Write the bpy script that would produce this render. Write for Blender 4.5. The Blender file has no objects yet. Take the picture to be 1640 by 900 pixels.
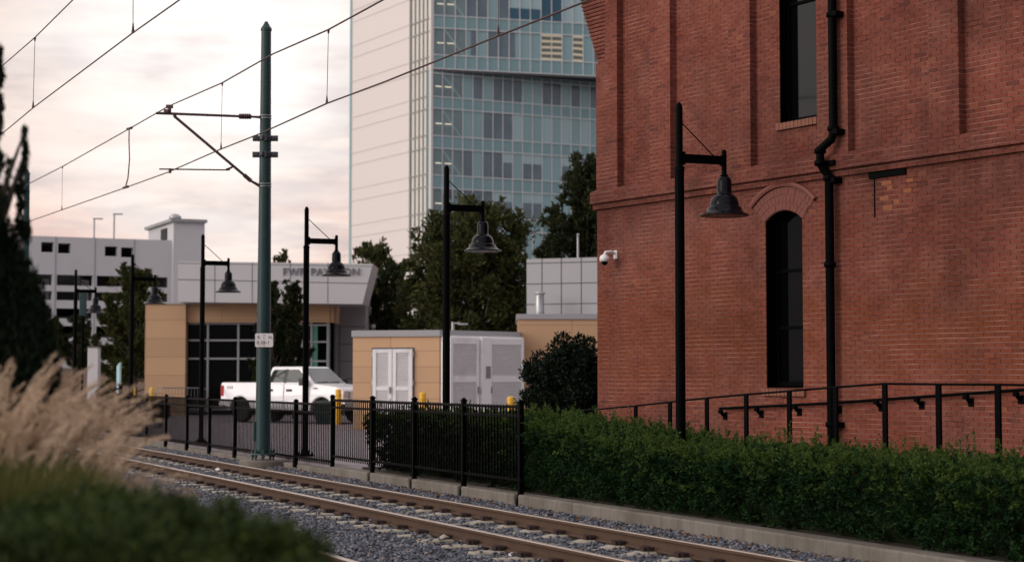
import bpy, math, random
import numpy as np
from mathutils import Vector, Matrix
R = math.radians
random.seed(7); RNG = np.random.default_rng(11)
sc = bpy.context.scene
COL = sc.collection

# ------------------------------------------------------------------ camera model (photo is 1640 x 900, f in photo pixels)
F = 2800.0; HC = 1.65; TH = math.atan(155.0 / F)
CT, ST = math.cos(TH), math.sin(TH)
def ray(px, py):
    u = (px - 820.0) / F; w = (450.0 - py) / F
    return Vector((u, CT - w * ST, ST + w * CT))
def at(px, py, Y):
    d = ray(px, py); k = Y / d.y
    return Vector((d.x * k, Y, HC + d.z * k))
def ground(px, py, z=0.0):
    d = ray(px, py); k = (z - HC) / d.z
    return Vector((d.x * k, d.y * k, z))
# track frame: t along the rails (away from the camera), v across them
TD = Vector((-0.409, 0.9125, 0)); VD = Vector((0.9125, 0.409, 0))
def tv(t, v, z=0.0): return TD * t + VD * v + Vector((0, 0, z))
def on_v(px, py, v):
    d = ray(px, py); k = v / (d.x * VD.x + d.y * VD.y)
    return Vector((d.x * k, d.y * k, HC + d.z * k))
def on_t(px, py, t):
    d = ray(px, py); k = t / (d.x * TD.x + d.y * TD.y)
    return Vector((d.x * k, d.y * k, HC + d.z * k))
def t_of(px, v, py=640):
    p = on_v(px, py, v); return p.x * TD.x + p.y * TD.y
TRK_ANG = math.atan2(TD.y, TD.x)          # rotation of +x onto the track direction

# ------------------------------------------------------------------ mesh builder
WM = {}                                     # world matrix of each empty / parent
class MB:
    def __init__(s): s.v = []; s.f = []; s.m = []; s.sm = []
    def add(s, vs, fs, mi=0, smooth=False):
        o = len(s.v); s.v += [tuple(v) for v in vs]
        for f in fs: s.f.append([i + o for i in f]); s.m.append(mi); s.sm.append(smooth)
    def box(s, c, d, mi=0, M=None, ax=None):
        """c centre, d full size; ax = (xaxis, yaxis, zaxis) unit vectors"""
        hx, hy, hz = d[0]/2, d[1]/2, d[2]/2
        ax = ax or (Vector((1,0,0)), Vector((0,1,0)), Vector((0,0,1)))
        c = Vector(c); vs = []
        for i in (-1, 1):
            for j in (-1, 1):
                for k in (-1, 1): vs.append(c + ax[0]*i*hx + ax[1]*j*hy + ax[2]*k*hz)
        if M: vs = [M @ v for v in vs]
        s.add(vs, [(0,1,3,2),(4,6,7,5),(0,4,5,1),(2,3,7,6),(0,2,6,4),(1,5,7,3)], mi)
    def box2(s, a, b, mi=0):
        s.box([(a[i]+b[i])/2 for i in range(3)], [abs(b[i]-a[i]) for i in range(3)], mi)
    def tube(s, pts, r, n=8, mi=0, smooth=True, cap=True):
        pts = [Vector(p) for p in pts]; rs = r if isinstance(r, (list, tuple)) else [r]*len(pts)
        rings = []; prev = None
        for i, p in enumerate(pts):
            a = pts[max(i-1, 0)]; b = pts[min(i+1, len(pts)-1)]
            t = (b - a).normalized() if (b-a).length > 1e-9 else Vector((0,0,1))
            ref = prev if prev is not None else (Vector((0,0,1)) if abs(t.z) < 0.9 else Vector((1,0,0)))
            x = (ref - t * ref.dot(t))
            if x.length < 1e-6: x = Vector((1,0,0)) - t * t.x
            x.normalize(); y = t.cross(x); prev = x
            rings.append([p + (x*math.cos(2*math.pi*k/n) + y*math.sin(2*math.pi*k/n))*rs[i] for k in range(n)])
        vs = [v for rg in rings for v in rg]; fs = []
        for i in range(len(pts)-1):
            for k in range(n):
                k2 = (k+1) % n
                fs.append((i*n+k, i*n+k2, (i+1)*n+k2, (i+1)*n+k))
        s.add(vs, fs, mi, smooth)
        if cap:
            s.add(rings[0], [tuple(range(n-1, -1, -1))], mi); s.add(rings[-1], [tuple(range(n))], mi)
    def lathe(s, prof, c=(0,0,0), n=24, mi=0, smooth=True):
        """prof: (radius, z) list, bottom to top"""
        c = Vector(c); vs = []; fs = []
        for r, z in prof:
            for k in range(n):
                a = 2*math.pi*k/n; vs.append(c + Vector((r*math.cos(a), r*math.sin(a), z)))
        for i in range(len(prof)-1):
            for k in range(n):
                k2 = (k+1) % n; fs.append((i*n+k, i*n+k2, (i+1)*n+k2, (i+1)*n+k))
        s.add(vs, fs, mi, smooth)
        if prof[0][0] > 1e-4: s.add(vs[:n], [tuple(range(n-1,-1,-1))], mi)
        if prof[-1][0] > 1e-4: s.add(vs[-n:], [tuple(range(n))], mi)
    def prism(s, poly, o, ax, ay, az, mi=0):
        """polygon (a,b) in plane (ax, ay) at o, extruded by vector az"""
        o = Vector(o); n = len(poly)
        A = [o + ax*p[0] + ay*p[1] for p in poly]; B = [v + az for v in A]
        s.add(A + B, [tuple(range(n-1,-1,-1)), tuple(range(n, 2*n))] + [(i, (i+1)%n, n+(i+1)%n, n+i) for i in range(n)], mi)
    def build(s, name, mats, parent=None, world=True, bevel=0, seg=2, loc=None):
        vs = s.v
        if loc is not None and parent is None:
            vs = [tuple(Vector(v) - Vector(loc)) for v in vs]
        if parent is not None and world and parent in WM and WM[parent] is not None:
            inv = WM[parent].inverted(); vs = [tuple(inv @ Vector(v)) for v in vs]
        me = bpy.data.meshes.new(name); me.from_pydata(vs, [], s.f)
        mats = mats if isinstance(mats, (list, tuple)) else [mats]
        for m in mats: me.materials.append(m)
        me.polygons.foreach_set('material_index', s.m); me.polygons.foreach_set('use_smooth', s.sm)
        me.update()
        o = bpy.data.objects.new(name, me); COL.objects.link(o)
        if parent is not None:
            o.parent = parent; WM[o] = WM.get(parent)
        elif loc is not None:
            o.location = loc; WM[o] = Matrix.Translation(Vector(loc))
        if bevel:
            b = o.modifiers.new('bevel', 'BEVEL'); b.width = bevel; b.segments = seg; b.limit_method = 'ANGLE'; b.angle_limit = R(35)
        return o
def np_mesh(name, V, Fq, mat, parent=None, loc=None, smooth=False, mi=None):
    """V (n,3), Fq (m,k) constant k"""
    V = np.asarray(V, dtype=np.float32).copy()
    if parent is not None and WM.get(parent) is not None:
        I = np.array(WM[parent].inverted()); V = V @ I[:3,:3].T + I[:3,3]
    if loc is not None and parent is None: V -= np.array(loc, dtype=np.float32)
    me = bpy.data.meshes.new(name); m, k = Fq.shape
    me.vertices.add(len(V)); me.vertices.foreach_set('co', V.astype(np.float32).ravel())
    me.loops.add(m*k); me.loops.foreach_set('vertex_index', Fq.astype(np.int32).ravel())
    me.polygons.add(m); me.polygons.foreach_set('loop_start', np.arange(0, m*k, k, dtype=np.int32))
    me.polygons.foreach_set('loop_total', np.full(m, k, dtype=np.int32))
    if mi is not None: me.polygons.foreach_set('material_index', mi.astype(np.int32))
    me.polygons.foreach_set('use_smooth', np.full(m, smooth))
    for q in (mat if isinstance(mat, (list, tuple)) else [mat]): me.materials.append(q)
    me.update(calc_edges=True); me.validate()
    o = bpy.data.objects.new(name, me); COL.objects.link(o)
    if parent is not None: o.parent = parent; WM[o] = WM.get(parent)
    elif loc is not None: o.location = loc; WM[o] = Matrix.Translation(Vector(loc))
    return o
def tag(o, label=None, cat=None, group=None, kind=None):
    if label: o['label'] = label
    if cat: o['category'] = cat
    if group: o['group'] = group
    if kind: o['kind'] = kind
    return o
def thing(name, loc, label, cat, group=None, M=None):
    o = bpy.data.objects.new(name, None); COL.objects.link(o); o.empty_display_size = 0.3
    W = M if M is not None else Matrix.Translation(Vector(loc))
    o.matrix_world = W; WM[o] = W.copy()
    return tag(o, label, cat, group)
def kids(o): return [c for c in bpy.data.objects if c.parent == o]
def copy_tree(o, parent=None):
    c = o.copy(); COL.objects.link(c)
    if parent is not None: c.parent = parent
    for ch in kids(o): copy_tree(ch, c)
    return c
def text_mesh(name, txt, size, M, mat, parent=None, extrude=0.01, align='CENTER'):
    cu = bpy.data.curves.new(name, 'FONT'); cu.body = txt; cu.size = size; cu.extrude = extrude
    cu.align_x = align; cu.align_y = 'CENTER'; cu.space_character = 1.08
    ob = bpy.data.objects.new('tmp_text', cu); COL.objects.link(ob)
    dg = bpy.context.evaluated_depsgraph_get(); dg.update()
    me = bpy.data.meshes.new_from_object(ob.evaluated_get(dg)); bpy.data.objects.remove(ob)
    W = M
    if parent is not None and WM.get(parent) is not None: W = WM[parent].inverted() @ M
    me.transform(W); me.materials.clear(); me.materials.append(mat); me.name = name
    o = bpy.data.objects.new(name, me); COL.objects.link(o)
    if parent is not None: o.parent = parent; WM[o] = WM.get(parent)
    return o
def frame(o, x, y, z):
    return Matrix(((x[0],y[0],z[0],o[0]),(x[1],y[1],z[1],o[1]),(x[2],y[2],z[2],o[2]),(0,0,0,1)))

# ------------------------------------------------------------------ materials
class NT:
    def __init__(s, name):
        s.m = bpy.data.materials.new(name); s.m.use_nodes = True; s.t = s.m.node_tree
        s.t.nodes.clear(); s.out = s.n('ShaderNodeOutputMaterial')
    def n(s, typ, **kw):
        x = s.t.nodes.new(typ)
        for k, v in kw.items():
            if k in x.bl_rna.properties: setattr(x, k, v)
            else: x.inputs[k.replace('_', ' ')].default_value = v
        return x
    def l(s, a, b): s.t.links.new(a, b)
    def math(s, op, a, b=None, c=None):
        x = s.n('ShaderNodeMath'); x.operation = op
        for i, q in enumerate((a, b, c)):
            if q is None: continue
            if hasattr(q, 'node'): s.l(q, x.inputs[i])
            else: x.inputs[i].default_value = q
        return x.outputs[0]
    def mix(s, fac, a, b, typ='MIX'):
        x = s.n('ShaderNodeMix'); x.data_type = 'RGBA'; x.blend_type = typ
        for q, i in ((fac, 0), (a, 6), (b, 7)):
            if hasattr(q, 'node'): s.l(q, x.inputs[i])
            elif i == 0: x.inputs[0].default_value = q
            else: x.inputs[i].default_value = (*q, 1) if len(q) == 3 else q
        return x.outputs[2]
    def noise(s, scale, detail=3, vec=None, rough=0.55):
        x = s.n('ShaderNodeTexNoise'); x.inputs['Scale'].default_value = scale
        x.inputs['Detail'].default_value = detail; x.inputs['Roughness'].default_value = rough
        if vec is not None: s.l(vec, x.inputs['Vector'])
        return x.outputs[0]
    def ramp(s, fac, stops, interp='LINEAR'):
        x = s.n('ShaderNodeValToRGB'); x.color_ramp.interpolation = interp
        e = x.color_ramp.elements
        while len(e) < len(stops): e.new(0.5)
        for el, (p, c) in zip(e, stops):
            el.position = p; el.color = (*c, 1) if len(c) == 3 else c
        s.l(fac, x.inputs[0]); return x.outputs[0]
    def co(s, which='Object'): return s.n('ShaderNodeTexCoord').outputs[which]
    def scaled(s, vec, sc_):
        x = s.n('ShaderNodeMapping'); x.inputs['Scale'].default_value = sc_; s.l(vec, x.inputs['Vector']); return x.outputs[0]
    def bsdf(s, color, rough=0.6, metal=0.0, bump=None, bstr=0.3, bdist=0.01, spec=None, emis=None, estr=0):
        b = s.n('ShaderNodeBsdfPrincipled')
        for q, nm in ((color, 'Base Color'), (rough, 'Roughness'), (metal, 'Metallic')):
            if hasattr(q, 'node'): s.l(q, b.inputs[nm])
            else: b.inputs[nm].default_value = (*q, 1) if nm == 'Base Color' else q
        if spec is not None: b.inputs['Specular IOR Level'].default_value = spec
        if emis: b.inputs['Emission Color'].default_value = (*emis, 1); b.inputs['Emission Strength'].default_value = estr
        if bump is not None:
            u = s.n('ShaderNodeBump'); u.inputs['Strength'].default_value = bstr; u.inputs['Distance'].default_value = bdist
            s.l(bump, u.inputs['Height']); s.l(u.outputs[0], b.inputs['Normal'])
        s.l(b.outputs[0], s.out.inputs[0]); return b
def hue(c, k): return tuple(max(0, x * k) for x in c)
def simple(name, c, rough=0.6, metal=0.0, var=0.2, scale=3.0, bump=0.1, bscale=40, spec=None, dirt=None, streak=False):
    N = NT(name); co = N.co()
    a = N.noise(scale, 5, N.scaled(co, (1, 1, 0.25)) if streak else co)
    col = N.mix(a, hue(c, 1 - var), hue(c, 1 + var))
    if dirt:
        d = N.noise(scale * 0.37, 6, co, 0.7)
        col = N.mix(N.ramp(d, [(0.5, (0,0,0)), (0.72, (1,1,1))]), col, dirt)
    b = N.noise(bscale, 3, co)
    rr = N.math('ADD', N.math('MULTIPLY', a, 0.2), rough - 0.1)
    N.bsdf(col, rr, metal, b if bump else None, bump, 0.004, spec)
    return N.m
M = {}
M['black_metal'] = simple('black_painted_metal', (0.0014, 0.0015, 0.0018), 0.5, 0, 0.25, 6, 0.05, 60, 0.03)
M['fence_metal'] = simple('fence_black_metal', (0.0012, 0.0013, 0.0016), 0.45, 0, 0.25, 8, 0.04, 60, 0.04)
M['lamp_metal'] = simple('lamp_shade_enamel', (0.0015, 0.003, 0.006), 0.2, 0, 0.3, 5, 0.03, 50, 0.14)
M['green_pole'] = simple('dark_green_pole_paint', (0.012, 0.042, 0.044), 0.45, 0, 0.3, 2.2, 0.08, 30, 0.35, (0.008, 0.024, 0.027), True)
M['galv'] = simple('galvanised_steel', (0.38, 0.39, 0.4), 0.4, 0.7, 0.2, 9, 0.05, 60)
M['bolt_green'] = simple('mast_bolt', (0.03, 0.05, 0.05), 0.5, 0.3, 0.2, 9, 0.05, 60)
M['dull_steel'] = simple('dull_steel', (0.13, 0.135, 0.14), 0.6, 0.3, 0.2, 9, 0.05, 60)
M['brown_arm'] = simple('weathered_cantilever_tube', (0.085, 0.045, 0.055), 0.5, 0.2, 0.25, 6, 0.05, 60)
M['wire'] = simple('copper_wire', (0.06, 0.03, 0.028), 0.5, 0.3, 0.2, 4, 0)
def stained_concrete(name, c):
    N = NT(name); co = N.co()
    g = N.noise(2.2, 6, co, 0.65); col = N.mix(N.ramp(g, [(0.3,(0,0,0)),(0.7,(1,1,1))]), hue(c, 0.72), hue(c, 1.15))
    st = N.noise(9.0, 5, N.scaled(co, (1, 1, 0.05)), 0.7)          # rain streaks running down the faces
    col = N.mix(N.ramp(st, [(0.50,(0,0,0)),(0.68,(0.55,)*3)]), col, hue(c, 0.5))
    st2 = N.noise(14.0, 4, N.scaled(co, (1, 1, 0.08)), 0.7); col = N.mix(N.ramp(st2, [(0.58,(0,0,0)),(0.68,(0.5,)*3)]), col, hue(c, 1.5))
    bl = N.noise(0.8, 5, co, 0.7); col = N.mix(N.ramp(bl, [(0.5,(0,0,0)),(0.7,(0.6,)*3)]), col, (c[0]*0.5, c[1]*0.45, c[2]*0.38))
    N.bsdf(col, 0.9, 0, N.noise(40, 4, co), 0.4, 0.006, 0.2); return N.m
M['concrete'] = stained_concrete('weathered_concrete', (0.19, 0.172, 0.148))
M['sleeper'] = simple('sleeper_concrete', (0.35, 0.32, 0.26), 0.85, 0, 0.3, 7, 0.5, 60, None, (0.2, 0.165, 0.12))
M['asphalt'] = simple('lot_asphalt', (0.25, 0.215, 0.235), 0.85, 0, 0.2, 0.8, 0.5, 120)
M['soil'] = simple('planting_soil', (0.035, 0.025, 0.018), 0.95, 0, 0.4, 3, 0.8, 30)
M['ballast_base'] = simple('ballast_bed', (0.05, 0.05, 0.058), 0.9, 0, 0.45, 25, 1.0, 45)
M['clip'] = simple('rusty_rail_clip', (0.03, 0.014, 0.011), 0.75, 0.1, 0.4, 20, 0.4, 80)
M['white_paint'] = simple('white_truck_paint', (0.80, 0.80, 0.82), 0.22, 0, 0.03, 2, 0, 10, 0.6)
M['black_plastic'] = simple('black_plastic', (0.008, 0.008, 0.009), 0.5, 0, 0.2, 5, 0.05)
M['tyre'] = simple('tyre_rubber', (0.009, 0.009, 0.009), 0.8, 0, 0.2, 8, 0.3, 80)
M['chrome'] = simple('chrome', (0.6, 0.6, 0.62), 0.18, 0.9, 0.05, 3, 0)
M['red_lens'] = simple('red_lamp_lens', (0.35, 0.01, 0.012), 0.15, 0, 0.1, 3, 0)
M['lamp_lens'] = simple('clear_lamp_lens', (0.55, 0.55, 0.57), 0.1, 0, 0.1, 3, 0)
M['yellow'] = simple('yellow_bollard_paint', (0.72, 0.4, 0.02), 0.5, 0, 0.1, 5, 0.1, 40, None, (0.5, 0.27, 0.02))
M['panel_grey'] = simple('grey_metal_panel', (0.33, 0.328, 0.343), 0.42, 0.1, 0.05, 0.6, 0.02, 8)
M['panel_light'] = simple('light_grey_fascia', (0.51, 0.507, 0.52), 0.42, 0.1, 0.04, 0.6, 0.02, 8)
M['joint'] = simple('panel_joint', (0.09, 0.09, 0.1), 0.7, 0, 0.1, 3, 0)
M['white_door'] = simple('white_door_paint', (0.78, 0.78, 0.79), 0.4, 0, 0.06, 2, 0.03, 20, None, (0.55, 0.54, 0.54))
M['mullion'] = simple('pale_mullion', (0.6, 0.62, 0.62), 0.4, 0.3, 0.05, 2, 0)
M['sign_white'] = simple('white_sign_plate', (0.72, 0.7, 0.7), 0.4, 0, 0.06, 12, 0.02, 20, None, (0.6, 0.55, 0.55))
M['sign_ink'] = simple('grey_sign_ink', (0.07, 0.06, 0.075), 0.6, 0, 0.2, 20, 0)
M['letter'] = simple('letter_metal', (0.17, 0.17, 0.2), 0.4, 0.4, 0.1, 4, 0)
M['bark'] = simple('tree_bark', (0.09, 0.07, 0.055), 0.9, 0, 0.35, 6, 0.8, 18)
M['garage'] = simple('garage_precast', (0.55, 0.55, 0.565), 0.85, 0, 0.08, 0.25, 0.3, 6, None, (0.47, 0.47, 0.48), True)
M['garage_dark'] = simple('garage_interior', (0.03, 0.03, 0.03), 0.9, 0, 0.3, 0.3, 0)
M['teal_board'] = simple('pale_blue_board', (0.35, 0.55, 0.6), 0.5, 0, 0.08, 2, 0)
M['bin_green'] = simple('dark_green_plastic', (0.01, 0.035, 0.032), 0.45, 0, 0.2, 3, 0.05)
M['cctv_white'] = simple('camera_housing_white', (0.72, 0.72, 0.72), 0.35, 0, 0.04, 5, 0)
M['wall_white'] = simple('white_tower_cladding', (0.68, 0.63, 0.60), 0.5, 0, 0.03, 0.08, 0, 10)
M['roof_grey'] = simple('roof_membrane', (0.25, 0.25, 0.25), 0.9, 0, 0.1, 0.5, 0)
M['curtain'] = simple('green_curtain', (0.06, 0.2, 0.15), 0.8, 0, 0.3, 3, 0)
M['stone_white'] = simple('white_litter', (0.7, 0.68, 0.68), 0.7, 0, 0.1, 12, 0.1)
M['pink_litter'] = simple('pink_litter', (0.7, 0.4, 0.55), 0.6, 0, 0.1, 12, 0.1)
M['tan_far'] = simple('tan_far_wall', (0.3, 0.22, 0.17), 0.9, 0, 0.12, 0.4, 0.1)

def glass(name, c, rough=0.06, spec=0.5, var=0.15, scale=0.3):
    N = NT(name); co = N.co(); a = N.noise(scale, 2, co)
    N.bsdf(N.mix(a, hue(c, 1-var), hue(c, 1+var)), rough, 0, N.noise(scale*1.7, 1, co), 0.03, 0.02, spec); return N.m
M['glass_dark'] = glass('dark_window_glass', (0.0015, 0.0018, 0.0024), 0.04, 0.05)
M['glass_old'] = glass('old_wavy_glass', (0.002, 0.0025, 0.003), 0.06, 0.34, 0.15, 1.6)
M['mullion_grey'] = simple('grey_window_frame', (0.27, 0.28, 0.29), 0.5, 0.2, 0.08, 2, 0)
M['glass_black'] = glass('black_pavilion_glass', (0.0018, 0.0025, 0.003), 0.05, 0.04)
M['glass_truck'] = glass('vehicle_side_glass', (0.025, 0.032, 0.03), 0.03, 0.22)
M['glass_screen'] = glass('vehicle_windscreen', (0.03, 0.04, 0.045), 0.03, 0.9)
M['tower_pale'] = glass('pale_teal_glass', (0.235, 0.375, 0.40), 0.18, 0.5, 0.10, 0.15)
M['tower_light'] = glass('lighter_teal_glass', (0.33, 0.47, 0.50), 0.18, 0.5, 0.10, 0.15)
M['tower_spandrel'] = glass('teal_spandrel_glass', (0.185, 0.315, 0.34), 0.2, 0.5, 0.08, 0.1)
M['tower_dark'] = glass('dark_office_glass', (0.115, 0.16, 0.19), 0.1, 0.5, 0.35, 0.5)
M['tower_blue'] = glass('deep_blue_office_glass', (0.02, 0.085, 0.14), 0.1, 0.5, 0.3, 0.5)
M['tower_stair'] = glass('stair_well_glass', (0.15, 0.215, 0.225), 0.15, 0.5, 0.35, 0.35)
def lit_window():
    N = NT('lit_office_window'); co = N.co()
    w = N.n('ShaderNodeTexWave'); w.bands_direction = 'Z'; w.inputs['Scale'].default_value = 0.45; w.inputs['Distortion'].default_value = 1.0
    N.l(co, w.inputs['Vector'])
    b = N.bsdf((0.07, 0.085, 0.08), 0.15)
    N.l(N.ramp(w.outputs['Fac'], [(0.3, (0.05, 0.05, 0.045)), (0.75, (0.5, 0.39, 0.24)), (1, (0.9, 0.74, 0.5))]), b.inputs['Emission Color'])
    b.inputs['Emission Strength'].default_value = 0.33
    return N.m
M['tower_lit'] = lit_window()
def strip_light():
    N = NT('ceiling_strip_light'); N.bsdf((0.5, 0.5, 0.45), 0.4, emis=(1, 0.85, 0.6), estr=0.75); return N.m
M['strip_light'] = strip_light()

def leafmat(name, stops, trans=0.2, rough=0.6, spec=0.08, lev=0.8):
    N = NT(name); g = N.n('ShaderNodeNewGeometry'); co = N.co()
    r = g.outputs['Random Per Island']
    k = N.math('ADD', N.math('MULTIPLY', r, 0.62), N.math('MULTIPLY', N.noise(1.4, 3, co), 0.38))
    col = N.mix(1.0, N.ramp(k, stops), (lev,)*3, 'MULTIPLY')
    b = N.bsdf(col, rough, spec=spec)
    t = N.n('ShaderNodeBsdfTranslucent'); N.l(col, t.inputs['Color'])
    mx = N.n('ShaderNodeMixShader'); mx.inputs[0].default_value = trans
    N.l(b.outputs[0], mx.inputs[1]); N.l(t.outputs[0], mx.inputs[2]); N.l(mx.outputs[0], N.out.inputs[0])
    return N.m
M['leaf_hedge'] = leafmat('hedge_leaf', [(0.15, (0.006, 0.022, 0.010)), (0.5, (0.014, 0.044, 0.015)), (0.75, (0.03, 0.07, 0.018)), (0.95, (0.07, 0.10, 0.026))], 0.12)
M['leaf_shrub'] = leafmat('shrub_leaf', [(0.15, (0.005, 0.014, 0.008)), (0.55, (0.011, 0.027, 0.011)), (0.8, (0.024, 0.046, 0.014)), (0.95, (0.07, 0.09, 0.03))], 0.12)
M['leaf_glossy'] = leafmat('glossy_dark_leaf', [(0.2, (0.007, 0.013, 0.009)), (0.6, (0.012, 0.022, 0.013)), (0.9, (0.022, 0.036, 0.017))], 0.1, 0.35)
M['leaf_tree'] = leafmat('tree_leaf', [(0.15, (0.022, 0.034, 0.014)), (0.45, (0.05, 0.064, 0.022)), (0.7, (0.095, 0.096, 0.032)), (0.92, (0.17, 0.135, 0.045))], lev=0.95)
M['leaf_dark'] = leafmat('dark_tree_leaf', [(0.15, (0.014, 0.024, 0.012)), (0.5, (0.032, 0.045, 0.019)), (0.75, (0.06, 0.064, 0.024)), (0.93, (0.12, 0.09, 0.032))])
M['needle'] = leafmat('juniper_needle', [(0.2, (0.006, 0.012, 0.008)), (0.6, (0.012, 0.024, 0.013)), (0.9, (0.03, 0.042, 0.016))], 0.1)
M['leaf_front'] = leafmat('low_bush_leaf', [(0.15, (0.010, 0.024, 0.006)), (0.5, (0.032, 0.062, 0.011)), (0.78, (0.085, 0.12, 0.018)), (0.95, (0.17, 0.19, 0.035))], spec=0.2)
M['grass_blade'] = leafmat('grass_blade', [(0.15, (0.045, 0.058, 0.015)), (0.5, (0.09, 0.10, 0.028)), (0.8, (0.16, 0.15, 0.05)), (0.95, (0.24, 0.19, 0.09))], 0.3, lev=1.0)
M['plume'] = leafmat('grass_plume', [(0.15, (0.42, 0.31, 0.215)), (0.5, (0.64, 0.49, 0.355)), (0.85, (0.80, 0.65, 0.49))], 0.35, 0.8, 0.1, 1.0)

def ballast():
    N = NT('ballast_stone'); g = N.n('ShaderNodeNewGeometry')
    col = N.ramp(g.outputs['Random Per Island'], [(0.0, (0.035, 0.038, 0.05)), (0.45, (0.085, 0.096, 0.122)), (0.8, (0.14, 0.152, 0.185)), (0.95, (0.21, 0.205, 0.215)), (1, (0.26, 0.2, 0.17))])
    N.bsdf(col, 0.85, bump=N.noise(60, 3, N.co()), bstr=0.3); return N.m
M['stone'] = ballast()
def rail_side():
    N = NT('rusted_rail'); co = N.co(); a = N.noise(5, 5, co)
    N.bsdf(N.mix(a, (0.05, 0.024, 0.013), (0.105, 0.057, 0.031)), 0.75, 0.1, N.noise(50, 3, co), 0.25); return N.m
M['rail'] = rail_side()
M['rail_top'] = simple('worn_rail_head', (0.52, 0.45, 0.39), 0.34, 0.75, 0.2, 3, 0.05)

def tile_wall(name, c, w, h, jc, jw=0.012, var=0.1, fine=True):
    """panel joints over a flat wall: object x+y along, z up"""
    N = NT(name); co = N.co(); sp = N.n('ShaderNodeSeparateXYZ'); N.l(co, sp.inputs[0])
    cb = N.n('ShaderNodeCombineXYZ'); N.l(N.math('ADD', sp.outputs[0], sp.outputs[1]), cb.inputs[0]); N.l(sp.outputs[2], cb.inputs[1])
    b = N.n('ShaderNodeTexBrick'); b.offset = 0.0; b.squash = 1.0
    b.inputs['Scale'].default_value = 1; b.inputs['Brick Width'].default_value = w; b.inputs['Row Height'].default_value = h
    b.inputs['Mortar Size'].default_value = jw; b.inputs['Mortar Smooth'].default_value = 0.1
    b.inputs['Color1'].default_value = (*hue(c, 1-var), 1); b.inputs['Color2'].default_value = (*hue(c, 1+var), 1); b.inputs['Mortar'].default_value = (*jc, 1)
    N.l(cb.outputs[0], b.inputs['Vector'])
    n2 = N.noise(0.9, 5, co); col = N.mix(N.math('MULTIPLY', n2, 0.5), b.outputs['Color'], hue(c, 0.72))
    st = N.noise(3.0, 4, N.scaled(co, (1, 1, 9))); col = N.mix(N.math('MULTIPLY', st, 0.25), col, hue(c, 1.25))
    N.bsdf(col, 0.8, 0, N.math('SUBTRACT', 1.0, b.outputs['Fac']), 0.4, 0.01); return N.m
M['tan'] = tile_wall('tan_stone_tile', (0.50, 0.32, 0.185), 1.8, 0.82, (0.24, 0.14, 0.08), 0.012)
M['tan_small'] = tile_wall('tan_stone_tile_block', (0.56, 0.355, 0.205), 1.15, 0.5, (0.26, 0.15, 0.085), 0.009)

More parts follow.
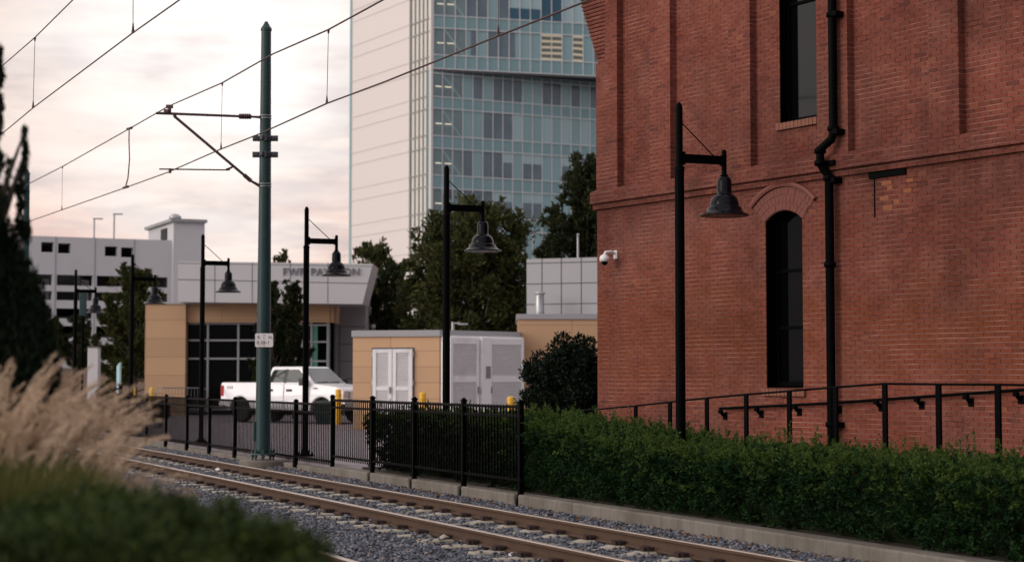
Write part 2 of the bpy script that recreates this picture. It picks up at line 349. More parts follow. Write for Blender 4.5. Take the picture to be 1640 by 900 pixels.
def brick(name, scale_dir=1):
    N = NT(name); co = N.co(); sp = N.n('ShaderNodeSeparateXYZ'); N.l(co, sp.inputs[0])
    X = N.math('ADD', sp.outputs[0], sp.outputs[1]); Z = sp.outputs[2]
    BW, BH = 0.185, 0.0677
    # small waviness so courses are not ruler straight
    wv = N.math('MULTIPLY', N.math('SUBTRACT', N.noise(0.9, 2, co), 0.5), 0.03)
    Zw = N.math('ADD', Z, wv)
    Xw = N.math('ADD', X, N.math('MULTIPLY', N.math('SUBTRACT', N.noise(3.0, 2, co), 0.5), 0.02))
    cb = N.n('ShaderNodeCombineXYZ'); N.l(Xw, cb.inputs[0]); N.l(Zw, cb.inputs[1])
    b = N.n('ShaderNodeTexBrick'); b.offset = 0.5; b.offset_frequency = 2
    for k, v in (('Scale', 1), ('Brick Width', BW), ('Row Height', BH), ('Mortar Size', 0.0065), ('Mortar Smooth', 0.2), ('Bias', 0)): b.inputs[k].default_value = v
    N.l(cb.outputs[0], b.inputs['Vector'])
    row = N.math('FLOOR', N.math('DIVIDE', Zw, BH))
    par = N.math('SUBTRACT', 1.0, N.math('PINGPONG', row, 1.0))
    colm = N.math('FLOOR', N.math('DIVIDE', N.math('ADD', Xw, N.math('MULTIPLY', par, BW*0.5)), BW))
    c2 = N.n('ShaderNodeCombineXYZ'); N.l(row, c2.inputs[0]); N.l(colm, c2.inputs[1])
    wn = N.n('ShaderNodeTexWhiteNoise'); wn.noise_dimensions = '2D'; N.l(c2.outputs[0], wn.inputs['Vector'])
    base = N.ramp(wn.outputs['Value'], [(0.0, (0.145, 0.05, 0.042)), (0.09, (0.232, 0.071, 0.051)), (0.45, (0.265, 0.083, 0.059)), (0.88, (0.292, 0.094, 0.067)), (0.985, (0.305, 0.103, 0.07)), (1.0, (0.36, 0.14, 0.08))])
    # large stains: rusty orange low down, dark soot, pale bloom
    s1 = N.noise(0.45, 5, N.scaled(co, (1, 1, 1.6)), 0.6)
    base = N.mix(N.ramp(s1, [(0.52, (0,0,0)), (0.7, (0.55,)*3)]), base, (0.25, 0.075, 0.028))
    s2 = N.noise(0.8, 6, N.scaled(co, (1.3, 1.3, 0.8)), 0.65)
    base = N.mix(N.ramp(s2, [(0.49, (0,0,0)), (0.66, (0.72,)*3)]), base, (0.12, 0.055, 0.044))
    s3 = N.noise(1.1, 6, N.scaled(co, (1, 1, 0.6)), 0.7)
    base = N.mix(N.ramp(s3, [(0.47, (0,0,0)), (0.68, (0.6,)*3)]), base, (0.36, 0.165, 0.13))
    # damp, rusty tide mark along the lower storey; soot under the string course; rain streaks
    zr = N.n('ShaderNodeMapRange'); zr.inputs[1].default_value = 0.0; zr.inputs[2].default_value = 10.0; N.l(N.math('ADD', Z, N.math('MULTIPLY', N.math('SUBTRACT', N.noise(0.55, 4, co, 0.6), 0.5), 2.4)), zr.inputs[0])
    bandm = N.ramp(zr.outputs[0], [(0.12, (0,0,0)), (0.20, (1,1,1)), (0.27, (1,1,1)), (0.33, (0,0,0))])
    tide = N.math('MULTIPLY', bandm, N.ramp(N.noise(1.6, 6, co, 0.7), [(0.34, (0,0,0)), (0.60, (0.9,)*3)]))
    base = N.mix(tide, base, (0.225, 0.066, 0.02))
    soot = N.math('MULTIPLY', N.ramp(zr.outputs[0], [(0.36, (0,0,0)), (0.44, (1,1,1)), (0.47, (1,1,1)), (0.50, (0,0,0))]), N.ramp(N.noise(2.2, 5, N.scaled(co, (1,1,0.25)), 0.7), [(0.42, (0,0,0)), (0.65, (0.75,)*3)]))
    base = N.mix(soot, base, (0.115, 0.05, 0.042))
    rs = N.noise(5.0, 5, N.scaled(co, (1,1,0.06)), 0.7)
    base = N.mix(N.ramp(rs, [(0.55, (0,0,0)), (0.70, (0.45,)*3)]), base, (0.145, 0.055, 0.043))
    g = N.noise(45, 3, co, 0.6)
    base = N.mix(N.math('MULTIPLY', g, 0.55), base, (0.12, 0.044, 0.034))
    # bed joints coloured paler in places as if catching light, perpends coloured dark
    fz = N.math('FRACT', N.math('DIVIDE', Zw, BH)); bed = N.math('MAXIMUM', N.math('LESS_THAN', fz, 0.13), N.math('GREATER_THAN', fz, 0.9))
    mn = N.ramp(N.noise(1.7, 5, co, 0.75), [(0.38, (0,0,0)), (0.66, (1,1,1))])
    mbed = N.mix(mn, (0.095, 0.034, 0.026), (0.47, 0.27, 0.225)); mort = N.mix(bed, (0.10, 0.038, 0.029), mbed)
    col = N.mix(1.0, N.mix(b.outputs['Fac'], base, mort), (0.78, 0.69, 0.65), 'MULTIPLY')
    big = N.ramp(N.noise(0.33, 5, co, 0.62), [(0.34, (0.66, 0.64, 0.64)), (0.5, (1, 1, 1)), (0.66, (1.22, 1.24, 1.26))])
    col = N.mix(1.0, col, big, 'MULTIPLY')
    hgt = N.math('ADD', N.math('MULTIPLY', N.math('SUBTRACT', 1.0, b.outputs['Fac']), 1.0), N.math('MULTIPLY', g, 0.35))
    hgt = N.math('ADD', hgt, N.math('MULTIPLY', wn.outputs['Value'], 0.35))
    N.bsdf(col, 0.85, 0, hgt, 0.8, 0.014, 0.15)
    return N.m
M['brick'] = brick('old_red_brick')
M['brick_arch'] = simple('arch_brick', (0.155, 0.049, 0.036), 0.85, 0, 0.3, 7, 0.4, 40)
M['brick_edge'] = simple('brick_ledge', (0.175, 0.06, 0.046), 0.85, 0, 0.3, 5, 0.4, 40)
M['brick_sill'] = simple('brick_sill', (0.19, 0.075, 0.045), 0.85, 0, 0.35, 9, 0.4, 40)
# ------------------------------------------------------------------ camera, sky, sun
cd = bpy.data.cameras.new('camera'); cam = bpy.data.objects.new('camera', cd); COL.objects.link(cam); sc.camera = cam
cam.location = (0, 0, HC); cam.rotation_euler = (R(90) + TH, 0, 0)
cd.sensor_width = 36; cd.lens = F * 36 / 1640; cd.clip_end = 5000; cd.clip_start = 0.1
cd.dof.use_dof = True; cd.dof.focus_distance = 25.0; cd.dof.aperture_fstop = 1.8
SUN_AZ, SUN_EL = R(-112), R(16)           # left of the view, low behind cloud
sd = Vector((math.sin(SUN_AZ)*math.cos(SUN_EL), math.cos(SUN_AZ)*math.cos(SUN_EL), math.sin(SUN_EL)))
sl = bpy.data.lights.new('sun', 'SUN'); sl.energy = 1.0; sl.angle = R(30); sl.color = (1, 0.92, 0.86)
so = bpy.data.objects.new('sun', sl); COL.objects.link(so); so.rotation_euler = sd.to_track_quat('Z', 'Y').to_euler(); so.location = (-30, 10, 40)

w = bpy.data.worlds.new('World'); sc.world = w; w.use_nodes = True; t = w.node_tree; t.nodes.clear()
def wn_(typ): return t.nodes.new(typ)
out = wn_('ShaderNodeOutputWorld'); tc = wn_('ShaderNodeTexCoord')
sky = wn_('ShaderNodeTexSky'); sky.sky_type = 'NISHITA'; sky.sun_disc = False; sky.sun_elevation = SUN_EL; sky.sun_rotation = SUN_AZ
bg1 = wn_('ShaderNodeBackground'); bg1.inputs[1].default_value = 0.1; t.links.new(sky.outputs[0], bg1.inputs[0])
def wmath(op, a, b=None):
    x = wn_('ShaderNodeMath'); x.operation = op
    for i, q in enumerate((a, b)):
        if q is None: continue
        if hasattr(q, 'node'): t.links.new(q, x.inputs[i])
        else: x.inputs[i].default_value = q
    return x.outputs[0]
def wramp(f, stops):
    x = wn_('ShaderNodeValToRGB'); e = x.color_ramp.elements
    while len(e) < len(stops): e.new(0.5)
    for el, (p, c) in zip(e, stops): el.position = p; el.color = (*c, 1)
    t.links.new(f, x.inputs[0]); return x.outputs[0]
def wmix(f, a, b):
    x = wn_('ShaderNodeMix'); x.data_type = 'RGBA'
    for q, i in ((f, 0), (a, 6), (b, 7)):
        if hasattr(q, 'node'): t.links.new(q, x.inputs[i])
        elif i: x.inputs[i].default_value = (*q, 1)
        else: x.inputs[i].default_value = q
    return x.outputs[2]
def wnoise(scale, vec_scale, detail=5, rough=0.55, loc=(0,0,0)):
    mp = wn_('ShaderNodeMapping'); mp.inputs['Scale'].default_value = vec_scale; mp.inputs['Location'].default_value = loc
    mp.inputs['Rotation'].default_value = (0, R(3), 0)
    t.links.new(tc.outputs['Generated'], mp.inputs[0])
    x = wn_('ShaderNodeTexNoise'); x.inputs['Scale'].default_value = scale; x.inputs['Detail'].default_value = detail; x.inputs['Roughness'].default_value = rough
    t.links.new(mp.outputs[0], x.inputs['Vector']); return x.outputs[0]
sep = wn_('ShaderNodeSeparateXYZ'); t.links.new(tc.outputs['Generated'], sep.inputs[0])
el = sep.outputs[2]
# overcast evening cloud deck: peach low down, cream above, greyer at the top
base = wramp(wmath('MULTIPLY', el, 2.0), [(0.0, (0.72, 0.42, 0.33)), (0.13, (0.71, 0.45, 0.37)), (0.2, (0.69, 0.50, 0.435)), (0.3, (0.68, 0.545, 0.485)), (0.37, (0.68, 0.575, 0.53)), (0.45, (0.50, 0.435, 0.435)), (0.62, (0.72, 0.67, 0.67)), (1.0, (1.0, 0.95, 0.97))])
n1 = wnoise(6.0, (1, 1, 5.0), 6, 0.6)
n2 = wnoise(11.0, (1, 1, 6.0), 5, 0.6, (3, 1, 0))
dark = wmix(wramp(n1, [(0.43, (0,0,0)), (0.56, (0.8,)*3)]), base, (0.40, 0.32, 0.33))
lite = wmix(wramp(n2, [(0.50, (0,0,0)), (0.64, (0.8,)*3)]), dark, (0.76, 0.61, 0.53))
# brighter gap in the cloud up left of the mast
gd = at(350, 110, 10) - Vector((0, 0, HC)); gd.normalize()
dp = wn_('ShaderNodeVectorMath'); dp.operation = 'DOT_PRODUCT'; dp.inputs[1].default_value = gd; t.links.new(tc.outputs['Generated'], dp.inputs[0])
n3 = wnoise(7.0, (1, 1, 4.0), 4, 0.55, (7, 2, 1))
glow = wmath('MULTIPLY', wramp(dp.outputs['Value'], [(0.990, (0,0,0)), (0.9965, (0.55,)*3), (0.9994, (1,)*3)]), wramp(n3, [(0.34, (0.35,)*3), (0.58, (1,)*3)]))
skyc = wmix(glow, lite, (0.97, 0.92, 0.88))
# out of the picture the cloud is brighter to the left and thicker, greyer behind to the right
lf_ = wn_('ShaderNodeVectorMath'); lf_.operation = 'DOT_PRODUCT'; lf_.inputs[1].default_value = Vector((-0.92, -0.38, 0.05)); t.links.new(tc.outputs['Generated'], lf_.inputs[0])
skyc = wmix(wramp(lf_.outputs['Value'], [(0.2, (0,0,0)), (0.9, (0.85,)*3)]), skyc, (1.10, 1.0, 0.97))
bk_ = wn_('ShaderNodeVectorMath'); bk_.operation = 'DOT_PRODUCT'; bk_.inputs[1].default_value = Vector((0.86, -0.5, 0.0)); t.links.new(tc.outputs['Generated'], bk_.inputs[0])
skyc = wmix(wramp(wmath('ADD', wmath('MULTIPLY', bk_.outputs['Value'], 0.5), 0.5), [(0.5, (0,0,0)), (0.95, (0.85,)*3)]), skyc, (0.40, 0.39, 0.43))
bg2 = wn_('ShaderNodeBackground'); bg2.inputs[1].default_value = 1.0; t.links.new(skyc, bg2.inputs[0])
ms = wn_('ShaderNodeMixShader'); ms.inputs[0].default_value = 0.95
t.links.new(bg1.outputs[0], ms.inputs[1]); t.links.new(bg2.outputs[0], ms.inputs[2]); t.links.new(ms.outputs[0], out.inputs[0])
sc.view_settings.view_transform = 'Standard'; sc.view_settings.look = 'None'; sc.view_settings.exposure = 0.40; sc.view_settings.gamma = 1
sc.render.engine = 'CYCLES'; sc.cycles.use_denoising = True; sc.cycles.max_bounces = 6; sc.cycles.diffuse_bounces = 3
sc.cycles.transmission_bounces = 3; sc.cycles.glossy_bounces = 3; sc.cycles.caustics_reflective = False; sc.cycles.caustics_refractive = False

# ------------------------------------------------------------------ ground
Z_RAIL = -0.11; Z_TIE = Z_RAIL - 0.165; Z_BAL = Z_TIE - 0.06; Z_CURB = -0.03
m = MB(); m.add([(-900,-60,-0.45),(900,-60,-0.45),(900,1500,-0.45),(-900,1500,-0.45)], [(0,1,2,3)])
tag(m.build('ground', M['soil']), kind='structure')
def strip(name, v0, v1, t0, t1, z0, z1, mat):
    mm = MB(); mm.prism([(v0, z0), (v1, z0), (v1, z1), (v0, z1)], tv(t0, 0), VD, Vector((0,0,1)), TD*(t1-t0)); return mm.build(name, mat)
tag(strip('ballast_bed', 3.05, 10.47, -4, 160, -0.44, Z_BAL, M['ballast_base']), kind='structure')
mm = MB(); mm.prism([(9.62, Z_BAL-0.05), (10.449, Z_BAL-0.05), (10.449, -0.228), (9.62, Z_BAL+0.002)], tv(-4, 0), VD, Vector((0,0,1)), TD*150); tag(mm.build('ballast_shoulder', M['ballast_base']), kind='structure')
mm = MB(); mm.prism([(10.8, -0.44), (90, -0.44), (90, 0), (10.8, 0)], tv(30.9, 0), VD, Vector((0,0,1)), TD*183); mm.prism([(12.7, -0.43), (90, -0.43), (90, -0.002), (12.7, -0.002)], tv(22, 0), VD, Vector((0,0,1)), TD*8.9)
tag(mm.build('parking_lot', M['asphalt']), kind='structure')
mm = MB(); mm.prism([(10.75, -0.44), (12.7, -0.44), (12.7, 0.02), (10.75, -0.06)], tv(-4, 0), VD, Vector((0,0,1)), TD*34.9)
tag(mm.build('planting_bed', M['soil']), kind='structure')
mm = MB(); mm.prism([(-14, -0.44), (2.75, -0.44), (2.75, 0.38), (-14, 0.38)], tv(2.2, 0), VD, Vector((0,0,1)), TD*60)
tag(mm.build('raised_bed_soil', M['soil']), kind='structure')
mm = MB(); mm.prism([(2.76, -0.43), (3.04, -0.43), (3.04, 0.43), (2.76, 0.43)], tv(2.2, 0), VD, Vector((0,0,1)), TD*60)
tag(mm.build('retaining_wall', M['concrete'], bevel=0.02), 'low concrete retaining wall holding up the planting bed left of the tracks', 'wall')

# loose ballast stones: real little rocks
def rocks(regions, dens, smin, smax, name, label):
    P = []
    for v0, v1, t0, t1, z, k, *zz1 in regions:
        n = int((v1-v0)*(t1-t0)*dens*k)
        vv = RNG.uniform(v0, v1, n); tt = RNG.uniform(t0, t1, n); zz = z + ((zz1[0]-z)*(vv-v0)/(v1-v0) if zz1 else 0) + RNG.uniform(-0.015, 0.02, n)
        P.append(np.stack([vv*VD.x+tt*TD.x, vv*VD.y+tt*TD.y, zz], 1))
    P = np.concatenate(P); n = len(P)
    base = np.array([(1,0,0),(-1,0,0),(0,1,0),(0,-1,0),(0,0,1),(0,0,-1)], float)
    s = RNG.uniform(smin, smax, (n,1,1)) * RNG.uniform(0.6, 1.25, (n,6,1))
    a = RNG.uniform(0, 2*np.pi, n); b = RNG.uniform(-0.6, 0.6, n)
    ca, sa, cb, sb = np.cos(a), np.sin(a), np.cos(b), np.sin(b)
    Rm = np.zeros((n,3,3)); Rm[:,0,0]=ca; Rm[:,0,1]=-sa*cb; Rm[:,0,2]=sa*sb; Rm[:,1,0]=sa; Rm[:,1,1]=ca*cb; Rm[:,1,2]=-ca*sb; Rm[:,2,1]=sb; Rm[:,2,2]=cb
    V = np.einsum('nij,nkj->nki', Rm, base[None]*s*np.array([1.15,0.9,0.7])) + P[:,None,:]
    f = np.array([(0,2,4),(2,1,4),(1,3,4),(3,0,4),(2,0,5),(1,2,5),(3,1,5),(0,3,5)])
    Fq = (f[None] + (np.arange(n)*6)[:,None,None]).reshape(-1,3)
    return tag(np_mesh(name, V.reshape(-1,3), Fq, M['stone']), label, None, None, 'stuff')
rocks([(9.60, 10.44, 6, 62, Z_BAL+0.03, 1.0, -0.215), (9.62, 10.44, 6, 62, Z_BAL+0.055, 1.0, -0.195), (8.1, 9.4, 6, 45, Z_BAL+0.022, 1.1), (5.7, 7.5, 6, 40, Z_BAL+0.02, 1.0), (5.7, 7.45, 6, 40, Z_BAL+0.055, 0.95), (7.45, 8.0, 6, 45, Z_BAL+0.022, 0.9), (4.1, 5.4, 10, 26, Z_BAL+0.02, 0.6), (8.1, 9.4, 6, 45, Z_TIE-0.005, 0.05), (7.5, 7.95, 6, 45, Z_TIE+0.005, 0.09)],
      430, 0.018, 0.042, 'ballast_stones', None)

# ------------------------------------------------------------------ tracks
X3, Y3, Z3 = Vector((1,0,0)), Vector((0,1,0)), Vector((0,0,1))
def rail_profile():
    return [(-0.07,0),(0.07,0),(0.07,0.012),(0.012,0.03),(0.009,0.115),(0.036,0.125),(0.036,0.155),(0.028,0.163),(-0.028,0.163),(-0.036,0.155),(-0.036,0.125),(-0.009,0.115),(-0.012,0.03),(-0.07,0.012)]
FR_L = lambda o: frame(o, TD, Vector((-TD.y, TD.x, 0)), Z3)        # local x = along the track, y = towards the camera side (left of travel), z up
def make_track(vc, t0, t1, label, tie_t1, clip_t1):
    o0 = tv(0, vc, Z_TIE)
    root = thing('railway_track', None, label, 'railway track', None, FR_L(o0))
    for s in (-1, 1):
        b = MB(); pr = rail_profile(); n = len(pr)
        segs = np.linspace(t0, t1, 30)
        vs = []
        for k in segs: vs += [(k, s*0.7525 + p[0], p[1]) for p in pr]
        fs = []; mi = []
        for i in range(len(segs)-1):
            for j in range(n):
                j2 = (j+1) % n; b.f.append([i*n+j, i*n+j2, (i+1)*n+j2, (i+1)*n+j]); b.m.append(1 if j in (6,7,8) else 0); b.sm.append(False)
        b.v = vs; b.f += [list(range(n))[::-1], [(len(segs)-1)*n+j for j in range(n)]]; b.m += [0, 0]; b.sm += [False, False]
        b.build('rail', [M['rail'], M['rail_top']], root, world=False)
    # concrete sleeper: high rail seats, lower waist, bevelled edges
    def tie_mesh():
        b = MB(); hw = 0.125
        prof = [(-1.25,-0.02),(-1.2,0.005),(-0.98,0.008),(-0.55,0.008),(-0.35,-0.022),(0.35,-0.022),(0.55,0.008),(0.98,0.008),(1.2,0.005),(1.25,-0.02)]
        vs = []
        for y, z in prof: vs += [(-hw-0.02, y, -0.17), (-hw+0.015, y, z-0.018), (-hw+0.04, y, z), (hw-0.04, y, z), (hw-0.015, y, z-0.018), (hw+0.02, y, -0.17)]
        fs = []
        for i in range(len(prof)-1):
            for k in range(5): fs.append((i*6+k, (i+1)*6+k, (i+1)*6+k+1, i*6+k+1))
        fs += [(0,1,2,3,4,5), tuple(range((len(prof)-1)*6+5, (len(prof)-1)*6-1, -1))]
        b.add(vs, fs); return b
    def clip_mesh():
        b = MB()
        b.box((0, 0.005, 0.03), (0.16, 0.075, 0.03)); b.tube([(-0.05,-0.05,0.035),(-0.05,0.05,0.05),(0,0.075,0.06),(0.05,0.05,0.05),(0.05,-0.05,0.035)], 0.017, 6)
        b.box((0, 0.055, 0.025), (0.09, 0.05, 0.05)); return b
    tie0 = None; clip0 = None
    k = t0 + 0.2
    i = 0
    while k < min(t1, tie_t1) and i < 98:
        if tie0 is None:
            tie0 = tie_mesh().build('sleeper', M['sleeper'], root, world=False); tie = tie0
            clip0 = clip_mesh().build('rail_clip', M['clip'], tie0, world=False)
        else:
            tie = tie0.copy(); COL.objects.link(tie); tie.parent = root
        tie.location = (k, random.uniform(-0.03, 0.03), random.uniform(-0.006, 0.004)); tie.rotation_euler = (0, 0, random.uniform(-0.012, 0.012))
        if k < clip_t1:
            for a, (yy, rz) in enumerate(((0.7525-0.105, math.pi), (0.7525+0.105, 0), (-0.7525-0.105, math.pi), (-0.7525+0.105, 0))):
                if tie is tie0 and a == 0: c = clip0
                else: c = clip0.copy(); COL.objects.link(c)
                c.parent = tie; c.location = (0, yy, 0.008); c.rotation_euler = (0, 0, rz)
        k += 0.752; i += 1
    return root
make_track(8.75, 5.0, 150, 'railway track with rust brown rails beside the concrete curb', 78, 50)
make_track(4.8, 5.0, 150, 'nearer railway track, mostly behind the low green bush', 45, 26)

# ------------------------------------------------------------------ concrete curb with notches for the fence posts
PR = [t_of(px, 10.5, 700) for px in (831, 740, 661, 594, 530)]     # posts of the taller fence
PL = [t_of(px, 10.55, 680) for px in (474, 425, 376.5, 336, 300, 266, 235, 205)]
ctag = thing('concrete_curb', tv(PR[0], 10.6, -0.2), 'long stained concrete curb between the gravel and the hedge', 'curb')
bounds = [(-4.0, t_of(921, 10.5, 800))]
bounds.append((bounds[0][1] + 0.012, PR[0] - 0.075))
for i in range(4): bounds.append((PR[i] + 0.075, PR[i+1] - 0.075))
bounds[-1] = (bounds[-1][0], PR[4] + 0.0)
for a, b_ in bounds:
    mm = MB(); mm.prism([(10.45, -0.44), (10.74, -0.44), (10.74, Z_CURB), (10.45, Z_CURB)], tv(a, 0), VD, Z3, TD*(b_-a))
    mm.build('curb_block', M['concrete'], ctag, bevel=0.022, seg=3)
mm = MB(); mm.prism([(10.62, -0.435), (10.735, -0.435), (10.735, Z_CURB-0.004), (10.62, Z_CURB-0.004)], tv(PR[0]-0.2, 0), VD, Z3, TD*(PR[4]-PR[0]+0.1))
mm.build('curb_back', M['concrete'], ctag)
mm = MB(); mm.prism([(10.56, -0.44), (10.795, -0.44), (10.795, -0.10), (10.56, -0.10)], tv(PR[4]+0.01, 0), VD, Z3, TD*120)
tag(mm.build('edging_strip', M['concrete'], bevel=0.015), 'low concrete edging strip under the lower stretch of fence', 'edging')

# ------------------------------------------------------------------ fences
def fence(name, label, posts, v, zt, zrails, zb, post_zb, capw=0.09, skip_posts=()):
    root = thing(name, tv(posts[0], v, 0), label, 'fence')
    for i, tp in enumerate(posts):
        if i in skip_posts: continue
        b = MB(); b.box(tv(tp, v, (zt+post_zb)/2), (capw*0.82, capw*0.82, zt-post_zb-0.02), ax=(TD, VD, Z3))
        b.box(tv(tp, v, zt-0.012), (capw, capw, 0.03), ax=(TD, VD, Z3)); b.box(tv(tp, v, zt+0.012), (capw*0.6, capw*0.6, 0.022), ax=(TD, VD, Z3))
        for z in zrails: b.box(tv(tp, v, z), (capw*1.5, 0.05, 0.055), ax=(TD, VD, Z3))
        b.box(tv(tp, v-0.03, post_zb+0.09), (0.13, 0.035, 0.17), ax=(TD, VD, Z3))
        b.build('post', M['fence_metal'], root, bevel=0.006)
    for i in range(len(posts)-1):
        a, c = posts[i], posts[i+1]; L = c - a - capw
        b = MB(); n = max(2, round(L/0.112))
        for k in range(1, n):
            tt = a + capw/2 + L*k/n
            b.box(tv(tt, v, (zrails[0]+zrails[-1])/2-0.02), (0.018, 0.018, zrails[0]-zrails[-1]+0.10), ax=(TD, VD, Z3))
        for z in zrails:
            r = MB(); r.box(tv((a+c)/2, v, z), (L+0.02, 0.042, 0.04), ax=(TD, VD, Z3))
            r.build('rail', M['fence_metal'], root, bevel=0.004)
        b.build('pickets', M['fence_metal'], root)
    return root
fence('metal_fence', 'taller black metal picket fence standing on the concrete curb', PR, 10.53, 1.31, (1.225, 1.09, 0.17), -0.2, -0.27)
PL2 = PL + [PL[-1] + 2.25, PL[-1] + 4.5]
fence('metal_fence', 'lower black picket fence running past the green mast', [PR[4]+0.13] + PL2, 10.55, 1.20, (1.135, 0.97, 0.06), -0.11, -0.16, skip_posts=(0, 2))
# short railing far off where the fence turns
p0, p1 = at(163, 640, 72), at(193, 640, 72)
fr = thing('metal_railing', (p0.x, p0.y, 0), 'short two rail black fence corner near the pale blue board', 'railing')
for q, h in ((p0, 1.30), (p1, 1.36)):
    b = MB(); b.box((q.x, q.y, h/2), (0.14, 0.14, h)); b.box((q.x, q.y, h+0.02), (0.18, 0.18, 0.05)); b.build('post', M['fence_metal'], fr)
for z in (1.2, 0.98):
    b = MB(); b.box(((p0.x+p1.x)/2, p0.y, z), (p1.x-p0.x, 0.06, 0.09)); b.build('rail', M['fence_metal'], fr)
b = MB(); b.box(((p0.x+p1.x)/2, p0.y+0.0, 0.6), (p1.x-p0.x-0.2, 0.02, 0.66)); b.build('panel', M['fence_metal'], fr)

# ------------------------------------------------------------------ street lamps
def make_lamp(label):
    root = thing('street_lamp', (0,0,0), label, 'street lamp', 'black street lamps along the fence')
    b = MB(); b.tube([(0,0,0.03),(0,0,4.43)], [0.066, 0.063], 20); b.build('pole', M['black_metal'], root)
    b = MB(); b.box((0,0,0.02), (0.3,0.3,0.04)); b.lathe([(0.1,0.04),(0.095,0.1),(0.075,0.13)], n=20)
    for i in (-1,1):
        for j in (-1,1): b.tube([(i*0.11,j*0.11,0.03),(i*0.11,j*0.11,0.085)], 0.018, 6)
    b.build('base_plate', M['black_metal'], root)
    b = MB(); b.tube([(0,0,4.42),(0,0,5.22),(0,0,5.265),(0,0,5.29)], [0.047,0.047,0.036,0.012], 20); b.lathe([(0.068,4.40),(0.068,4.445),(0.05,4.46)], n=20); b.build('upper_pole', M['black_metal'], root)
    b = MB(); b.box((0.33,0,4.56), (0.62,0.055,0.115)); b.box((0.055,0,4.56), (0.03,0.1,0.17)); b.box((0.63,0,4.56), (0.03,0.09,0.14)); b.build('arm', M['black_metal'], root, bevel=0.006)
    b = MB(); b.tube([(0.03,0,5.03),(0.52,0,4.6)], 0.009, 6); b.build('brace_rod', M['black_metal'], root)
    b = MB(); b.tube([(0.66,0,4.36),(0.66,0,4.68),(0.66,0,4.70)], [0.034,0.034,0.02], 14); b.lathe([(0.045,4.345),(0.055,4.36),(0.045,4.375)], (0.66,0,0), 16); b.build('stem', M['black_metal'], root)
    sh = MB()
    sh.lathe([(0.318,3.826),(0.325,3.832),(0.322,3.842),(0.30,3.852),(0.265,3.872),(0.235,3.905),(0.222,3.935),(0.215,3.948),(0.195,3.952),(0.193,3.975),(0.184,4.02),(0.165,4.065),(0.135,4.098),(0.108,4.112),(0.098,4.118),(0.097,4.16),(0.095,4.27),(0.088,4.315),(0.07,4.338),(0.045,4.348)], (0.66,0,0), 36)
    sh.lathe([(0.318,3.826),(0.25,3.86),(0.2,3.91),(0.12,3.95),(0.001,3.96)][::-1], (0.66,0,0), 36)
    s = sh.build('lamp_shade', M['lamp_metal'], root)
    b = MB(); b.lathe([(0.001,3.842),(0.2,3.842),(0.255,3.85)], (0.66,0,0), 28); b.build('lens', M['lamp_lens'], s)
    return root
LL = ['nearest street lamp, in front of the red brick wall', 'street lamp in front of the grey louvre doors, second from the brick wall',
      'street lamp in front of the truck cab, its shade over the pavilion lettering', 'street lamp left of the green mast, its shade over the pale fascia',
      'street lamp with its shade over the top left corner of the tan pavilion wall', 'farthest and smallest street lamp, in front of the parking garage']
lamp0 = make_lamp(LL[0]); yaw = math.atan2(VD.y, VD.x)
for i, (px, ytop) in enumerate(((1089, 155), (715, 267), (490.5, 337), (324.5, 381), (212, 402), (121.5, 426))):
    T_ = 19.75 + 7.95*i
    # stands on the line v = 11.2; keep the measured bearing
    p = on_t(px, 450, T_)
    for _ in range(3): pass
    o = lamp0 if i == 0 else copy_tree(lamp0)
    o.location = (p.x, p.y, 0.0 if i else -0.06); o.rotation_euler = (0, 0, yaw - 0.06 + random.uniform(-.03,.03)); o['label'] = LL[i]

# ------------------------------------------------------------------ catenary masts, cantilever, wires
def make_mast(px, TP, label, full=True):
    base = on_t(px, 738, TP); base.z = 0
    root = thing('catenary_mast', (base.x, base.y, -0.06), label, 'mast')
    bx, by = base.x, base.y
    b = MB(); b.lathe([(0.49,-0.4),(0.49,-0.085),(0.475,-0.06),(0.02,-0.058)], (bx,by,0), 40); b.build('foundation', M['concrete'], root)
    b = MB(); b.tube([(bx,by,0.07),(bx,by,9.0)], [0.165,0.104], 28); b.build('pole', M['green_pole'], root)
    b = MB(); b.lathe([(0.118,8.98),(0.118,9.03),(0.10,9.05),(0.055,9.12),(0.04,9.16),(0.03,9.175),(0.001,9.185)], (bx,by,0), 24); b.build('cap', M['green_pole'], root)
    b = MB(); b.lathe([(0.25,0.05),(0.25,0.085),(0.2,0.09)], (bx,by,0), 24); b.build('base_flange', M['green_pole'], root)
    for k in range(8):
        a = k*math.pi/4+0.2; c = MB(); x, y = bx+0.215*math.cos(a), by+0.215*math.sin(a)
        c.tube([(x,y,-0.07),(x,y,0.16)], 0.018, 8); c.tube([(x,y,0.09),(x,y,0.125)], 0.034, 6); c.tube([(x,y,0.01),(x,y,0.045)], 0.034, 6); c.build('anchor_bolt', M['bolt_green'], root)
    return root, base
TM = 35.6
mast, mb = make_mast(421, TM, 'tall dark green catenary mast on a round concrete footing')
def mp(px, py): return on_t(px, py, TM)
def zpx(py): return mp(425, py).z
def rad_at(z): return 0.165 + (0.104-0.165)*(z-0.07)/8.93
for py, hh in ((188, 0.05), (297, 0.05)):
    z = zpx(py); b = MB(); r = rad_at(z)+0.008
    b.lathe([(r,z-0.035),(r+0.004,z-0.035),(r+0.004,z-0.02),(r,z-0.018)], (mb.x,mb.y,0), 24); b.lathe([(r,z+0.018),(r+0.004,z+0.02),(r+0.004,z+0.035),(r,z+0.035)], (mb.x,mb.y,0), 24)
    b.build('clamp_band', M['galv'], mast)
